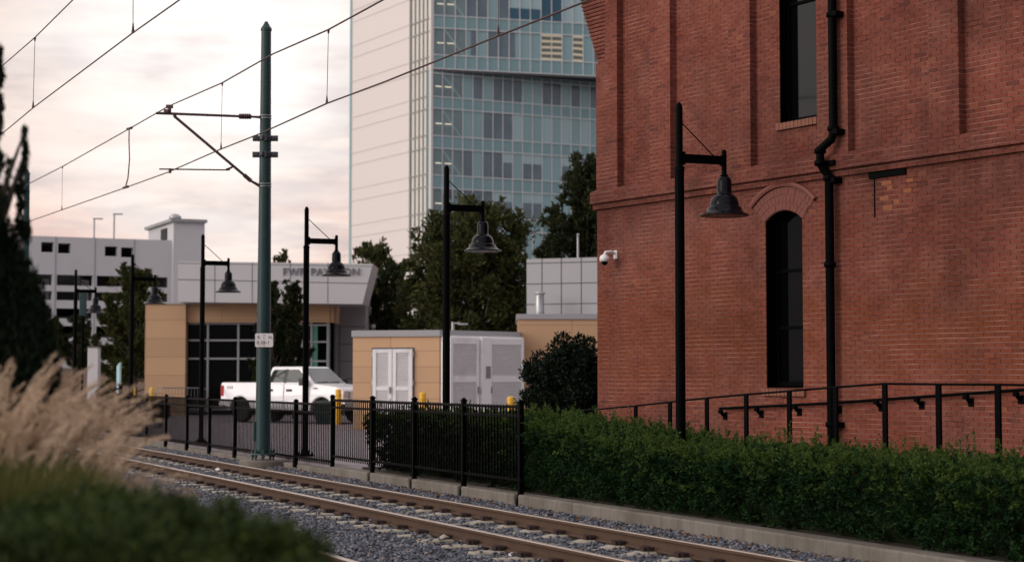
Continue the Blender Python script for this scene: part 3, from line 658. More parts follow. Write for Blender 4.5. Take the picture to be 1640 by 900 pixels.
for py in (222, 248):
    z = zpx(py); b = MB(); r = rad_at(z)
    b.lathe([(r+0.002,z-0.055),(r+0.022,z-0.055),(r+0.022,z+0.055),(r+0.002,z+0.055)], (mb.x,mb.y,0), 24)
    for s in (-1, 1):
        b.box((mb.x+s*(r+0.075), mb.y, z), (0.14, 0.09, 0.115)); b.box((mb.x+s*(r+0.075), mb.y-0.05, z+0.0), (0.1, 0.03, 0.06))
    b.box((mb.x+0.03, mb.y-r-0.03, z), (0.04, 0.06, 0.14)); b.lathe([(0.045,z-0.04),(0.05,z),(0.045,z+0.04)], (mb.x-0.04,mb.y-r-0.03,0), 12)
    b.build('equipment_bracket', simple('bracket_steel', (0.045,0.05,0.06), 0.45, 0.3, 0.2, 6, 0.05), mast, bevel=0.006)
b = MB(); b.box((mb.x-0.17, mb.y-0.04, zpx(690)), (0.06, 0.09, 0.42)); b.build('conduit_box', M['green_pole'], mast, bevel=0.015)
# strut tubes
ca = thing('cantilever_arm', mp(412, 188), 'hinged cantilever frame holding the wires out from the green mast', 'cantilever')
rz = rad_at(zpx(188))
b = MB(); b.tube([mp(250,181.5), mp(395,187)], 0.028, 12); b.tube([mp(383,186.6), mp(402,187.2)], 0.05, 12)
for k in range(6): b.tube([mp(384+k*3,186.7), mp(385+k*3,186.75)], 0.062, 12)
b.tube([mp(402,187.3), mp(416,188)], [0.022, 0.03], 10); b.build('top_tube', M['brown_arm'], ca)
b = MB(); b.tube([mp(281,188), mp(402,290)], 0.03, 12); b.tube([mp(391,280.5), mp(402,290)], 0.045, 12); b.tube([mp(402,290), mp(416,298)], [0.025,0.035], 10); b.tube([mp(279,183), mp(281,189)], 0.035, 8); b.build('strut_tube', M['brown_arm'], ca)
b = MB(); b.tube([mp(255,271), mp(368,272.5)], 0.015, 8); b.tube([mp(362,272), mp(372,268)], 0.022, 8); b.build('steady_arm', M['brown_arm'], ca)
b = MB(); b.tube([mp(272,181), mp(271.5,172)], 0.035, 8); b.box(mp(271.5,171), (0.14,0.09,0.07)); b.box(mp(266.5,178.5), (0.1,0.07,0.08)); b.build('messenger_saddle', M['brown_arm'], ca, bevel=0.01)
b = MB(); b.tube([mp(272.5,270), mp(272,277.5)], 0.03, 8); b.build('contact_clamp', M['brown_arm'], ca)

def wires(label, v, mes, con, drops, extra=None, rm=0.0135, rc=0.013):
    root = thing('overhead_wire', on_v(*con[0], v), label, 'overhead wire')
    b = MB(); b.tube([on_v(x, y, v) for x, y in mes], rm, 8); b.build('messenger_wire', M['wire'], root)
    b = MB(); b.tube([on_v(x, y, v) for x, y in con], rc, 8); b.build('contact_wire', M['wire'], root)
    for (x0, y0), (x1, y1) in drops:
        b = MB(); p, q = on_v(x0, y0, v), on_v(x1, y1, v); b.tube([p, q], 0.005, 6)
        b.tube([q+Vector((0,0,0.13)), q], [0.006, 0.022], 8); b.tube([p, p-Vector((0,0,0.06))], [0.022, 0.012], 8); b.build('dropper', M['wire'], root)
    if extra:
        b = MB(); b.tube([on_v(x, y, v) for x, y in extra], 0.014, 8)
        for x, y in (extra[0], extra[-1]): b.tube([on_v(x-3, y+1, v), on_v(x+4, y-1, v)], 0.03, 8)
        b.build('jumper', M['wire'], root)
    return root
wires('pair of wires hung from the green mast above the far track', 8.25,
      [(-160,400),(-60,351),(0,318),(100,267),(200,210.5),(271,170),(356,133),(438,86.5),(526,48),(614,0),(700,-44),(900,-150),(1150,-290)],
      [(-160,428),(-60,396),(40,357),(200,301),(268,276.5),(354,239),(415,215),(523.5,166),(620,130),(798,58),(930,6),(1060,-48),(1300,-150)],
      [((356,133),(354,239)), ((526,48),(523.5,166)), ((100,267),(99,336.5)), ((798,-95),(798,58))], [(207,206),(206.5,225),(207.5,255),(205,285),(201,300)])
wires('two steep wires crossing the top left corner of the sky', 4.55,
      [(-120,222),(-30,136),(0,109),(56,60.5),(117,0),(160,-44),(260,-150)], [(-90,275),(5,213),(53,173),(213,53),(288,0),(340,-37),(480,-140)],
      [((56,60.5),(53,173)), ((213.5,-100),(213,53))], None, 0.0095, 0.0095)
# second mast, far down the line behind the juniper
mast2, mb2 = make_mast(36, 64.6, 'distant dark green mast at the left edge behind the juniper')
def mq(px, py): return on_t(px, py, 64.6)
ca2 = thing('cantilever_arm', (mb2.x, mb2.y, 7), 'distant cantilever frame behind the juniper tip at the left edge', 'cantilever')
zz = 7.1
b = MB(); b.tube([Vector((mb2.x,mb2.y,zz)), tv(64.6, 7.3, zz+0.1)], 0.03, 8); b.build('top_tube', M['brown_arm'], ca2)
b = MB(); b.tube([Vector((mb2.x,mb2.y,zz-1.4)), tv(64.6, 7.9, zz+0.02)], 0.03, 8); b.build('strut_tube', M['brown_arm'], ca2)

# number plate on the mast
s0 = mp(425.5, 545); sr = rad_at(s0.z)
sg = thing('number_sign', (mb.x+0.03, mb.y-sr-0.014, s0.z), 'small white number plate strapped to the green mast', 'sign')
b = MB(); W_, H_ = 0.375, 0.285
def rr(w_, h_, r_):
    pts = []
    for cx, cy, a0 in ((w_/2-r_, h_/2-r_, 0), (-w_/2+r_, h_/2-r_, 90), (-w_/2+r_, -h_/2+r_, 180), (w_/2-r_, -h_/2+r_, 270)):
        for k in range(5): a = R(a0+22.5*k); pts.append((cx+r_*math.cos(a), cy+r_*math.sin(a)))
    return pts
so_ = Vector((mb.x+0.03, mb.y-sr-0.014, s0.z))
b.prism(rr(W_, H_, 0.03), so_, X3, Z3, Vector((0,-0.006,0))); b.build('plate', M['sign_white'], sg)
def sg_text(txt, dx, dz, size, nm='lettering'):
    return text_mesh(nm, txt, size, frame(so_ + Vector((dx, -0.009, dz)), X3, Z3, Vector((0,-1,0))), M['sign_ink'], sg, 0.0015)
sg_text('B', -0.118, 0.058, 0.092); sg_text('L', 0.0, 0.052, 0.07); sg_text('N', 0.125, 0.055, 0.09); sg_text('0.28-1', -0.02, -0.05, 0.098)
for dz in (0.108, -0.112): b = MB(); b.tube([so_+Vector((0.0,-0.005,dz)), so_+Vector((0.0,-0.016,dz))], 0.01, 8); b.build('bolt', M['sign_ink'], sg)
# ------------------------------------------------------------------ red brick building
BC = at(957, 605, 29.4); BC.z = 0
WR = Vector((0.545, -0.838, 0)).normalized(); WI = Vector((-WR.y, WR.x, 0))     # along the wall (towards the right), inward
BF = frame(BC, WR, WI, Z3)
def wpx(px, py, y=0.0):
    d = ray(px, py); o = Vector((0, 0, HC)) - (BC + WI*y)
    k = -(o.x*WI.x + o.y*WI.y) / (d.x*WI.x + d.y*WI.y)
    p = Vector((0, 0, HC)) + d*k
    return (p - BC).dot(WR), p.z
bb = thing('brick_building', None, 'large old red brick building filling the right side', 'building', None, BF)
def B_(mm, name, mat, parent=bb, **k): return mm.build(name, mat, parent, world=False, **k)
S_END, Z_TOP, TH_W = 26.0, 13.5, 0.62
# pilasters from the dark reveals
PE = [wpx(px, 250)[0] for px in (988.5, 1073.5, 1202, 1358.5, 1537)]
PS = [wpx(px, 250)[0] for px in (950, 1040, 1167, 1309, 1489)]
PE.append(2*PE[-1]-PE[-2]); PS.append(PE[-1]-(PE[-2]-PS[-1]))
PE.append(PE[-1]+1.9); PS.append(PE[-1]-0.6); PE.append(PE[-1]+1.9); PS.append(PE[-1]-0.6)
PS[0] = -0.02
REC = 0.125
z_led = 4.82; z1 = 4.57; z2 = 4.475
# openings
uw0, uw1 = wpx(1239, 190)[0], wpx(1298, 190)[0]; uwz0 = wpx(1268, 191)[1]; uwz1 = uwz0 + 3.2
lw0, lw1 = wpx(1227, 500)[0], wpx(1286, 500)[0]; lwz0 = wpx(1256, 621)[1]; lwsp = wpx(1230, 356)[1]; lwtop = wpx(1257, 337)[1]
def wall_with_hole(mm, s0, s1, za, zb, y, hole=None, dep=0.46, arch=None):
    q = lambda a, b, c, d: mm.add([(a,y,c),(b,y,c),(b,y,d),(a,y,d)], [(0,1,2,3)])
    if not hole: q(s0, s1, za, zb); return
    h0, h1, hz0, hz1 = hole
    q(s0, h0, za, zb); q(h1, s1, za, zb); q(h0, h1, za, hz0)
    yb = y + dep
    mm.add([(h0,y,hz0),(h0,yb,hz0),(h0,yb,hz1),(h0,y,hz1)], [(0,1,2,3)]); mm.add([(h1,y,hz0),(h1,yb,hz0),(h1,yb,hz1),(h1,y,hz1)], [(3,2,1,0)])
    mm.add([(h0,y,hz0),(h1,y,hz0),(h1,yb,hz0),(h0,yb,hz0)], [(0,1,2,3)])
    if arch is None:
        q(h0, h1, hz1, zb); mm.add([(h0,y,hz1),(h1,y,hz1),(h1,yb,hz1),(h0,yb,hz1)], [(3,2,1,0)])
    else:
        n = 20; c = (h0+h1)/2; hw = (h1-h0)/2; rise = arch - hz1; Rr = (hw*hw + rise*rise)/(2*rise); cz = arch - Rr
        pts = []
        for i in range(n+1):
            x = h0 + (h1-h0)*i/n; pts.append((x, cz + math.sqrt(max(0, Rr*Rr - (x-c)**2))))
        for i in range(n):
            (xa, za_), (xb, zb_) = pts[i], pts[i+1]
            mm.add([(xa,y,za_),(xb,y,zb_),(xb,y,zb),(xa,y,zb)], [(0,1,2,3)]); mm.add([(xa,y,za_),(xb,y,zb_),(xb,yb,zb_),(xa,yb,za_)], [(3,2,1,0)])
        return c, cz, Rr, hw
wm = MB()
AC = wall_with_hole(wm, 0, S_END, -0.4, z2, 0.0, (lw0, lw1, lwz0, lwsp), 0.46, lwtop)
wall_with_hole(wm, 0.0, S_END, z_led-0.02, Z_TOP, REC, (uw0, uw1, uwz0, uwz1), 0.46)
# sides, back and end walls
wm.add([(0,0,-0.4),(0,0,z2),(0,14,z2),(0,14,-0.4)], [(0,1,2,3)]); wm.add([(0,REC,z2),(0,REC,Z_TOP),(0,14,Z_TOP),(0,14,z2)], [(0,1,2,3)])
wm.add([(S_END,0,-0.4),(S_END,0,Z_TOP),(S_END,14,Z_TOP),(S_END,14,-0.4)], [(3,2,1,0)]); wm.add([(0,14,-0.4),(0,14,Z_TOP),(S_END,14,Z_TOP),(S_END,14,-0.4)], [(0,1,2,3)])
B_(wm, 'brick_wall', M['brick'])
mm = MB(); mm.box2((0.2,0.75,Z_TOP-0.3),(S_END-0.2,13.8,Z_TOP-0.1)); B_(mm, 'roof', M['roof_grey'])
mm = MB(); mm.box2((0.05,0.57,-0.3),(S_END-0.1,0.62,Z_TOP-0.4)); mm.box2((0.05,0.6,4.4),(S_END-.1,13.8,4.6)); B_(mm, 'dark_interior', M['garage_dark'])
zc0 = wpx(962, 100)[1]
for n_, (a, c) in enumerate(zip(PS, PE)):
    mm = MB()
    if n_ == 0:           # the corner pilaster is cut back above the corbel springing
        mm.prism([(a, z_led-0.06), (c, z_led-0.06), (c, Z_TOP), (0.24, Z_TOP), (0.24, zc0), (a, zc0)], Vector((0, 0, 0)), Vector((1,0,0)), Z3, Vector((0, REC+0.002, 0)))
    else: mm.box2((a, 0.0, z_led-0.06), (c, REC+0.002, Z_TOP))
    B_(mm, 'pilaster', M['brick'])
# string course: sloping ledge over two corbelled steps
mm = MB()
def course(pr, mat, nm):
    q = MB(); q.prism(pr, Vector((-0.05,0,0)), Vector((0,1,0)), Z3, Vector((S_END+0.05,0,0))); B_(q, nm, mat)
course([(0.2, z1), (-0.115, z1), (-0.115, z_led-0.085), (0.2, z_led-0.085)], M['brick'], 'string_course')
course([(0.2, z_led-0.083), (-0.115, z_led-0.083), (-0.10, z_led-0.055), (0.001, z_led-0.012), (REC+0.03, z_led+0.035), (0.2, z_led+0.035)], M['brick'], 'sloped_ledge')
course([(0.2, z2), (-0.058, z2), (-0.058, z1-0.003), (0.2, z1-0.003)], M['brick'], 'string_course')
# corbelled eaves bracket on the far corner
cb_ = MB(); zz = zc0 + 0.01
for i in range(46):
    k = i/15.0; out = 0.03 + 0.47*(k if k < 1 else 1 + (k-1)*0.55)
    cb_.box2((-out-0.02, 0.05, zz+0.012), (0.235, 1.2, zz+0.062)); cb_.box2((-out+0.045, 0.075, zz-0.008), (0.232, 1.17, zz+0.014)); zz += 0.0677
B_(cb_, 'corbel', M['brick'], bevel=0.004, seg=1)
# windows
c_, cz_, Rr_, hw_ = AC
def lower_window():
    f = MB(); y0, y1 = 0.19, 0.25
    n = 16; outer = []; inner = []; fw = 0.065
    for i in range(n+1):
        x = lw0 + (lw1-lw0)*i/n; outer.append((x, cz_ + math.sqrt(max(0, Rr_**2-(x-c_)**2))))
        x2 = lw0+fw + (lw1-lw0-2*fw)*i/n; inner.append((x2, cz_ + math.sqrt(max(0, (Rr_-fw)**2-(x2-c_)**2))))
    for i in range(n):
        vs = [(outer[i][0],y0,outer[i][1]),(outer[i+1][0],y0,outer[i+1][1]),(inner[i+1][0],y0,inner[i+1][1]),(inner[i][0],y0,inner[i][1])]
        vs += [(x,y1,z) for x,_,z in vs]; f.add(vs, [(0,1,2,3),(7,6,5,4),(3,2,6,7),(0,4,5,1)])
    f.box2((lw0,y0,lwz0),(lw0+fw,y1,lwsp)); f.box2((lw1-fw,y0,lwz0),(lw1,y1,lwsp)); f.box2((lw0,y0-0.02,lwz0),(lw1,y1,lwz0+0.09))
    for py in (432, 524):
        z = wpx(1262, py)[1]; f.box2((lw0,y0+0.01,z-0.025),(lw1,y1-0.005,z+0.025))
    w_ = B_(f, 'window', M['black_metal'])
    g = MB(); g.add([(lw0+.02,0.22,lwz0),(lw1-.02,0.22,lwz0),(lw1-.02,0.22,lwtop),(lw0+.02,0.22,lwtop)], [(0,1,2,3)])
    g.build('pane', M['glass_dark'], w_, world=False)
    l = MB(); e = 0.012
    l.box2((lw0,0.012,lwz0),(lw0+e,y0,lwsp)); l.box2((lw1-e,0.012,lwz0),(lw1,y0,lwsp))
    for i in range(n):
        vs = [(outer[i][0],0.012,outer[i][1]-e),(outer[i+1][0],0.012,outer[i+1][1]-e),(outer[i+1][0],y0,outer[i+1][1]-e),(outer[i][0],y0,outer[i][1]-e)]; l.add(vs, [(0,1,2,3)])
    l.build('jamb_lining', M['black_metal'], w_, world=False)
    s = MB(); s.prism([(-0.005,lwz0-0.01),(0.188,lwz0+0.04),(0.188,lwz0-0.02),(-0.005,lwz0-0.03)], Vector((lw0+0.002,0,0)), Vector((0,1,0)), Z3, Vector((lw1-lw0-0.004,0,0)))
    s.build('sill_flashing', M['black_metal'], w_, world=False)
lower_window()
def upper_window():
    y0, y1 = REC+0.15, REC+0.21; f = MB(); fw = 0.05
    f.box2((uw0,y0,uwz0),(uw0+fw,y1,uwz1)); f.box2((uw1-fw,y0,uwz0),(uw1,y1,uwz1)); f.box2((uw0,y0,uwz0),(uw1,y1,uwz0+0.06)); f.box2((uw0,y0,uwz1-fw),(uw1,y1,uwz1)); f.box2((uw0,y0,uwz0+1.75),(uw1,y1-.01,uwz0+1.79))
    w_ = B_(f, 'window', M['black_metal'])
    g = MB(); g.add([(uw0,y0+0.035,uwz0),(uw1,y0+0.035,uwz0),(uw1,y0+0.035,uwz1),(uw0,y0+0.035,uwz1)], [(0,1,2,3)]); g.build('pane', M['glass_old'], w_, world=False)
    l = MB(); e = 0.012; l.box2((uw0,REC+0.01,uwz0),(uw0+e,y0,uwz1)); l.box2((uw1-e,REC+0.01,uwz0),(uw1,y0,uwz1)); l.box2((uw0,REC+0.01,uwz1-e),(uw1,y0,uwz1)); l.build('jamb_lining', M['black_metal'], w_, world=False)
    s = MB(); s.prism([(REC-0.015,uwz0-0.005),(y0,uwz0+0.055),(y0,uwz0-0.02),(REC-0.015,uwz0-0.02)], Vector((uw0+0.002,0,0)), Vector((0,1,0)), Z3, Vector((uw1-uw0-0.004,0,0))); s.build('sill_flashing', M['black_metal'], w_, world=False)
upper_window()
def brick_sill(s0, s1, z, y):
    q = MB(); n = int((s1-s0)/0.078)
    for i in range(n):
        a = s0 + (s1-s0)*i/n; b_ = s0 + (s1-s0)*(i+1)/n - 0.008; dz = random.uniform(-.004,.004)
        q.box2((a, y-0.05+dz, z-0.115), (b_, y+0.1, z-0.012))
    q.box2((s0+.004, y-0.04, z-0.11), (s1-.012, y+0.09, z-0.018)); B_(q, 'sill', M['brick_sill'], bevel=0.004, seg=1)
brick_sill(uw0-0.05, uw1+0.05, uwz0, REC); brick_sill(lw0-0.06, lw1+0.06, lwz0-0.005, 0.0)
# arch of voussoirs (three rings) and projecting hood
va = MB(); a_half = math.asin(hw_/Rr_)
for ring in range(3):
    r0 = Rr_ + 0.012 + ring*0.112; r1 = r0 + 0.103; ah = a_half*1.0 + 0.02*ring; n = int(2*ah*r0/0.073)
    for i in range(n):
        a0 = -ah + 2*ah*i/n; a1 = -ah + 2*ah*(i+1)/n - 0.006/r0; yy = -0.012 + random.uniform(-.004,.003)
        P_ = [(c_+r*math.sin(a), cz_+r*math.cos(a)) for r, a in ((r0,a0),(r0,a1),(r1,a1),(r1,a0))]
        va.add([(x,yy,z) for x,z in P_]+[(x,0.02,z) for x,z in P_], [(0,3,2,1),(0,1,5,4),(1,2,6,5),(2,3,7,6),(3,0,4,7)])
B_(va, 'arch', M['brick_arch'])
vb = MB(); n = 26; ah = a_half*1.04
for i in range(n):
    a0 = -ah+2*ah*i/n; a1 = -ah+2*ah*(i+1)/n; P_ = [(c_+r*math.sin(a), cz_+r*math.cos(a)) for r, a in ((Rr_+0.006,a0),(Rr_+0.006,a1),(Rr_+0.345,a1),(Rr_+0.345,a0))]
    vb.add([(x,-0.007,z) for x,z in P_], [(0,3,2,1)])
B_(vb, 'arch_mortar', simple('arch_mortar', (0.15,0.05,0.037), 0.9, 0, 0.4, 6, 0.3, 40))
hd = MB(); r0 = Rr_+0.352; ah = a_half*1.09; n = 26
for i in range(n):
    a0 = -ah+2*ah*i/n; a1 = -ah+2*ah*(i+1)/n
    A = []
    for a in (a0, a1):
        for r, y in ((r0, 0.01), (r0, -0.04), (r0+0.035, -0.058), (r0+0.066, -0.05), (r0+0.075, 0.01)): A.append((c_+r*math.sin(a), y, cz_+r*math.cos(a)))
    hd.add(A, [(j, j+1, j+6, j+5) for j in range(4)])
    if i == 0: hd.add(A[:5], [(4,3,2,1,0)])
    if i == n-1: hd.add(A[5:], [(0,1,2,3,4)])
B_(hd, 'hood_mould', M['brick_edge'])
# old bricked-up opening under an iron lintel
l0, l1 = wpx(1393, 275)[0], wpx(1452, 270)[0]; lz0 = wpx(1393, 283)[1]; lz1 = wpx(1393, 270)[1]
lz0, lz1 = 4.385, 4.468
mm = MB(); mm.box2((l0, -0.03, lz0), (l1, 0.05, lz1)); B_(mm, 'lintel', M['black_metal'], bevel=0.004)
g0 = wpx(1399.5, 300)[0]; gz = wpx(1400, 349)[1]
mm = MB(); mm.box2((g0, -0.0035, gz), (g0+0.028, 0.02, lz0)); B_(mm, 'mortar_gap', M['black_metal'])
# patched bricks of the blocked opening
pm = simple('patch_brick', (0.25, 0.092, 0.045), 0.85, 0, 0.25, 20, 0.3, 40, 0.15)
for px_, py_, w_b in ((1412,300,0.19),(1421,309,0.1),(1409,322,0.17),(1447,313,0.15),(1414,337,0.18),(1432,326,0.1),(1452,296,0.12)):
    s_p, z_p = wpx(px_, py_); z_p = round(z_p/0.0677)*0.0677
    mm = MB(); mm.box2((s_p, -0.004, z_p+0.006), (s_p+w_b, 0.03, z_p+0.062)); B_(mm, 'patch_brick', pm, bevel=0.003, seg=1)
# downpipe
def dpx(px, py): s, z = wpx(px, py, -0.12); return s, z
ds, _ = dpx(1331, 100); dsl, _ = dpx(1330, 500); dk, _ = dpx(1322, 250)
yU, yK, yL = -0.09, -0.22, -0.12
zk = [dpx(1325, py)[1] for py in (213, 228, 240, 262, 272, 284)]
dp_ = MB(); r_ = 0.062
dp_.tube([(ds,yU,13.2),(ds,yU,zk[0]),(ds-0.01,yU-0.03,zk[1]+.03),(dk,yK,zk[2]),(dk,yK,zk[3]),(dk+0.02,yK+0.05,zk[4]),(dsl,yL,zk[5]),(dsl,yL,0.0)], r_, 16)
for z, s, y in ((zk[0]+0.05,ds,yU),(zk[2]-0.02,dk,yK),(zk[3],dk,yK),(zk[5]-0.02,dsl,yL),(wpx(1330,425)[1],dsl,yL),(wpx(1330,28)[1],ds,yU),(1.0,dsl,yL)):
    dp_.lathe([(r_+0.002,z-0.04),(r_+0.022,z-0.03),(r_+0.022,z+0.03),(r_+0.002,z+0.04)], (s,y,0), 16)
dpo = B_(dp_, 'downpipe', M['black_metal'])
for z, s in ((zk[0]-0.0,ds),(zk[3],dk+.06),(zk[5]-.05,dsl),(wpx(1330,28)[1],ds),(1.0,dsl)):
    bk = MB(); bk.box2((s-0.02,-0.16,z-0.04),(s+0.14,0.01,z+0.035)); bk.build('pipe_bracket', M['black_metal'], dpo, world=False, bevel=0.006)
# handrail on the wall
hr = MB(); P1 = wpx(1153, 654, -0.1); P2 = wpx(1330, 645.5, -0.1); P3 = wpx(1640, 624, -0.1)
hr.tube([(P1[0],-0.1,P1[1]),(P2[0],-0.1,P2[1]),(P3[0],-0.1,P3[1]),(P3[0]+2.5,-0.1,P3[1]+0.15)], 0.021, 10)
hro = hr.build('handrail', M['black_metal'], None, world=False)
hro.matrix_world = BF; WM[hro] = BF; tag(hro, 'black handrail on brackets along the foot of the brick wall', 'handrail')
for px in (1162, 1220, 1281, 1345, 1412, 1477, 1556, 1636):
    s = wpx(px, 655)[0]; f_ = (s-P1[0])/(P3[0]-P1[0]); z = P1[1]+(P3[1]-P1[1])*f_
    q = MB(); q.tube([(s,-0.1,z-0.015),(s,-0.1,z-0.06),(s,-0.06,z-0.1),(s,-0.008,z-0.11)], 0.02, 8); q.box2((s-0.045,-0.02,z-0.17),(s+0.045,0.0,z-0.06)); q.box2((s-0.035,-0.125,z-0.075),(s+0.035,-0.07,z-0.022))
    q.build('bracket', M['black_metal'], hro, world=False, bevel=0.006)
# security camera
s, z = wpx(987, 408); cc = Vector((s, 0, z))
ccr = thing('security_camera', None, 'white dome security camera on the corner of the brick wall', 'security camera', None, BF @ Matrix.Translation((s, 0, z)))
q = MB(); q.box2((-0.045,-0.03,-0.075),(0.045,0,0.07)); q.build('wall_plate', M['cctv_white'], ccr, world=False, bevel=0.012)
q = MB(); q.tube([(0,-0.02,0.02),(0,-0.1,0.045),(0,-0.22,0.03),(0,-0.24,-0.01)], 0.026, 12); q.build('arm', M['cctv_white'], ccr, world=False)
q = MB(); q.lathe([(0.055,-0.125),(0.082,-0.12),(0.085,-0.075),(0.083,-0.06),(0.07,-0.03),(0.035,-0.005),(0.001,0.0)], (0,-0.24,0), 24); q.build('housing', M['cctv_white'], ccr, world=False)
q = MB(); q.lathe([(0.001,-0.185),(0.03,-0.178),(0.05,-0.155),(0.056,-0.125),(0.001,-0.124)], (0,-0.24,0), 20); q.build('dome', M['glass_dark'], ccr, world=False)
# ------------------------------------------------------------------ ramp railing between hedge and wall
v_r = 12.6
rp = [(1018,651),(1073,645),(1132,638.5),(1195,633),(1264,627.5),(1338,621.5),(1417,616),(1503,617),(1598,617.5)]
pts = [on_v(px, py, v_r) for px, py in rp]
rr_ = thing('ramp_railing', (pts[0].x, pts[0].y, 0), 'black post and cable railing along the ramp behind the hedge', 'railing')
for p in pts:
    q = MB(); q.box((p.x, p.y, (p.z-0.0)/2), (0.026, 0.085, p.z), ax=(VD, TD, Z3)); q.box((p.x, p.y, p.z+0.004), (0.03,0.09,0.012), ax=(VD, TD, Z3)); q.build('post', M['black_metal'], rr_)
e0 = on_v(925, 658, v_r); e1 = on_v(1720, 618, v_r)
q = MB(); q.tube([e0] + [p+Vector((0,0,0.012)) for p in pts] + [e1], 0.014, 8, smooth=False); q.build('top_rail', M['black_metal'], rr_)
mm = MB()
tt0, tt1 = t_of(1640, 13.2), t_of(960, 13.2)
rampv = [tv(tt1+1, 12.7, -0.06), tv(tt1+1, 14.4, -0.06), tv(tt0-3, 14.9, -0.06), tv(tt0-3, 12.7, -0.06)]
hts = [0.05, 0.05, 0.5, 0.5]
mm.add(rampv + [v+Vector((0,0,h+0.06)) for v, h in zip(rampv, hts)], [(3,2,1,0),(4,5,6,7),(0,1,5,4),(1,2,6,5),(2,3,7,6),(3,0,4,7)])
tag(mm.build('ramp', M['concrete']), kind='structure')
# ------------------------------------------------------------------ glass tower
TY = 195.0; TC = at(691, 400, TY); TC.z = 0
def plane_hit(px, py, o, d):
    """ray against the vertical plane through o along d -> (distance along d, z)"""
    nrm = Vector((-d.y, d.x, 0)); r = ray(px, py); k = (o - Vector((0,0,HC))).dot(nrm) / r.dot(nrm)
    p = Vector((0,0,HC)) + r*k; return (p-o).dot(d), p.z
DL = Vector((-0.512, 0.859, 0)).normalized(); DU = Vector((0.964, 0.265, 0)).normalized(); DW = Vector((0.897, 0.442, 0)).normalized()
tw = thing('office_tower', TC, 'tall glass and white panel office tower rising behind the trees', 'building')
zU = plane_hit(691, 110, TC, DU)[1]
FLH = 63.3*TY/F
ZT = 62.0
def nrm_of(d): return Vector((d.y, -d.x, 0))          # towards the camera
sp_u = [plane_hit(694, y, TC, DU)[1] for y in (25, 45, 88, 110)]
# white side wall
sW0 = plane_hit(655, 300, TC, DL)[0]; sW1 = plane_hit(563, 300, TC, DL)[0]
q = MB(); NL = nrm_of(-DL)
q.prism([(sW0,0),(sW1,0),(sW1,ZT),(sW0,ZT)], TC, DL, Z3, -NL*6.0); q.build('side_wall', M['wall_white'], tw)
jz = []
for k in range(-9, 7):
    for dz in (0.0, 1.45): jz.append(sp_u[3] + k*FLH + dz)
q = MB()
for z in jz:
    if 2 < z < ZT-1: q.box(TC+DL*((sW0+sW1)/2)+Z3*z+NL*0.01, (sW1-sW0, 0.05, 0.07), ax=(DL, NL, Z3))
q.build('panel_joint', simple('tower_joint', (0.5,0.47,0.465), 0.7, 0, 0.1, 1, 0), tw)
q = MB(); q.box(TC+DL*(sW1+0.3)+Z3*ZT/2-NL*0.4, (0.55, 0.9, ZT), ax=(DL, NL, Z3)); q.build('edge_glazing', M['tower_spandrel'], tw)
# glazed corner strip of the side wall
q = MB(); q.prism([(0.12,0),(sW0-0.02,0),(sW0-0.02,ZT),(0.12,ZT)], TC-NL*0.15, DL, Z3, -NL*0.3); q.build('corner_glazing', simple('cream_corner_panel', (0.62,0.585,0.53), 0.35, 0, 0.06, 0.2, 0), tw)
q = MB()
for px in (656.5, 663, 669.5, 676, 682.5, 689.5):
    s = plane_hit(px, 300, TC, DL)[0]; q.box(TC+DL*s+Z3*ZT/2-NL*0.12, (0.2, 0.1, ZT), ax=(DL, NL, Z3))
q.build('corner_fin', simple('dark_fin', (0.07,0.10,0.10), 0.5, 0, 0.1, 1, 0), tw)
q = MB()
for z in jz:
    if 2 < z < ZT-1: q.box(TC+DL*(sW0/2)+Z3*z-NL*0.11, (sW0-0.1, 0.1, 0.14), ax=(DL, NL, Z3))
q.build('corner_transom', simple('transom_grey', (0.25,0.26,0.25), 0.5, 0, 0.1, 1, 0), tw)
q = MB(); q.box(TC+Z3*ZT/2+Vector((-0.06,-0.05,0)), (0.3,0.3,ZT), ax=(DL,NL,Z3)); q.build('corner_post', M['wall_white'], tw)
